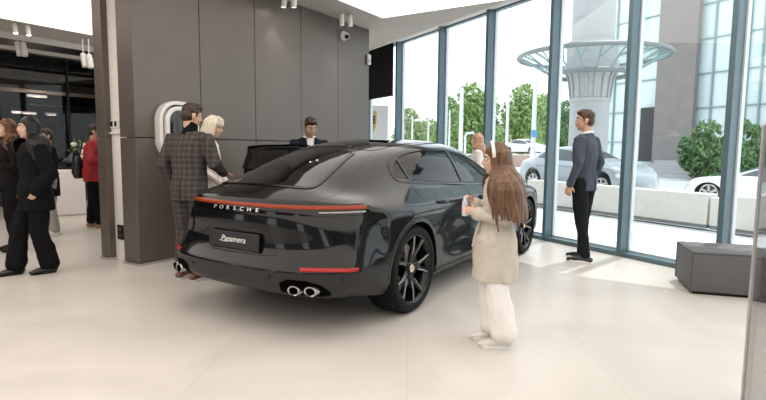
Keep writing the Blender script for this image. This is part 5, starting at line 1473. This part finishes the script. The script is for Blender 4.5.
# --- woman with curly hair at the frame edge
o = dict(hair='curly', hairm=H_CURL, hairlen=.30, frontlen=.95, spread=.07, slim=.92, yaw=R(10), elbows=((.24, .0, 1.12), (-.245, .02, 1.12)), wrists=((.12, .24, 1.22), (-.12, .26, 1.25)), hand=[((-.2, .8, .5), (-1, 0, .2), .6, 1), ((.2, .8, .5), (1, 0, .2), .6, -1)],
    trousers=dict(m=BLACKC, w=(.10, .09, .075, .07, .07), hem=.08), shoes=dict(m=M_['black']), top=dict(m=cloth('black_knit', (.010, .008, .008), sheen=0), hem=.86, waist=.155))
person('woman', (-7.40, 3.02), face(6, 100), 1.64, 'woman with curly brown hair behind the black blazer woman at left edge', o)

# --- visitor with white sneakers partly hidden behind the woman in black
o = dict(hair='short', hairm=H_DARK, yaw=R(10), skin=SKINW, slim=.95, hand=[((.0, .25, -1), (-1, 0, 0), .4, -1), ((.0, .25, -1), (1, 0, 0), .4, 1)],
    trousers=dict(m=cloth('grey_trouser', (.34, .31, .29)), w=(.10, .09, .072, .066, .064), hem=.10), shoes=dict(m=mat('sneaker_white', (.72, .70, .68), .5), sole=SOLE, sole_h=.03), top=dict(m=BLACKC, hem=.66, flare=1.05, waist=.17))
person('person', (-8.20, 3.84), face(44, 100), 1.56, 'person in dark coat, grey trousers and white sneakers behind black-haired woman', o)

# --- person in the red jacket
redp = cloth('red_puffer', (.36, .035, .04), rough=.55, var=.12)
o = dict(hair='short', hairm=H_DARK, yaw=R(0), skin=SKINW, lean=.03, hand=[((-.1, .9, .2), (-1, 0, 0), .5, 1), ((.1, .9, .2), (1, 0, 0), .5, -1)], elbows=((.27, -.02, 1.16), (-.285, -.03, 1.18)), wrists=((.16, .22, 1.22), (-.17, .22, 1.24)),
    knees=((.10, .05, .50), (-.09, -.01, .50)), ankles=((.09, .08, .085), (-.10, -.06, .085)),
    trousers=dict(m=BLACKC, w=(.105, .098, .085, .080, .078), hem=.13), shoes=dict(m=mat('tan_shoe', (.30, .18, .10), .5)), top=dict(m=redp, hem=.80, grow=1.22, waist=.185, sr=(.078, .088, .076, .056), disp=.022))
rp_, hd, k = person('person', (-8.45, 4.61), face(96, -92), 1.66, 'person in red padded jacket and black trousers half hidden by bronze post', o)
rl, rz_ = rp_.location.copy(), rp_.rotation_euler.z
e = empty('shoulder_bag', rl+Matrix.Rotation(rz_, 3, 'Z') @ (Vector((-.10, -.225, 1.02))*k), rz_, 'black bag hanging on the back of red jacket person', 'bag')
q = Blob(); q.loft([(0, 0, -.17, .10, .06), (0, 0, -.12, .145, .075), (0, 0, .10, .135, .07), (0, 0, .19, .10, .05)], 28); q.solid('bag_body', mat('bag_leather', (.02, .022, .022), .4, bump=.2), e, .009, 2)
q = MB(); q.tube([(-.08, .02, .18), (-.02, .10, .50), (.02, .22, .56), (.06, .34, .30)], .014, 8); q.build('strap', mat('strap_black', (.02, .02, .02), .5), e, smooth=True)
q = MB(); q.box(-.09, .09, -.085, -.06, -.10, .02); q.build('front_pocket', mat('bag_leather', (.02, .022, .022), .4), e, bevel=.015, smooth=True)
# ------------------------------------------------------------------ light
wd = bpy.data.worlds.new('World'); SC.world = wd; wd.use_nodes = True
nt = wd.node_tree; bgn = nt.nodes['Background']
tc = nt.nodes.new('ShaderNodeTexCoord'); sp = nt.nodes.new('ShaderNodeSeparateXYZ'); nt.links.new(tc.outputs['Generated'], sp.inputs[0])
rp = ramp_between(nt, sp.outputs['Z'], (.95, .97, 1.0), (.82, .90, 1.0), 0, .8)
nt.links.new(rp.outputs['Color'], bgn.inputs['Color']); bgn.inputs['Strength'].default_value = 2.3
sl = bpy.data.lights.new('sun', 'SUN'); sl.energy = 3.5; sl.angle = R(.8); sl.color = (1, .95, .88)
so = bpy.data.objects.new('sun', sl); COL.objects.link(so)
sd = (WN*cos(R(66))+WT*.12+Vector((0, 0, sin(R(66))))).normalized()
so.matrix_world = sd.to_track_quat('Z', 'Y').to_matrix().to_4x4()
vs = SC.view_settings; vs.view_transform = 'Standard'; vs.look = 'None'; vs.exposure = 0.; vs.gamma = 1.; vs.use_curve_mapping = False
SC.cycles.max_bounces = 8; SC.cycles.transparent_max_bounces = 24; SC.cycles.use_denoising = True
SC.cycles.sample_clamp_indirect = 6
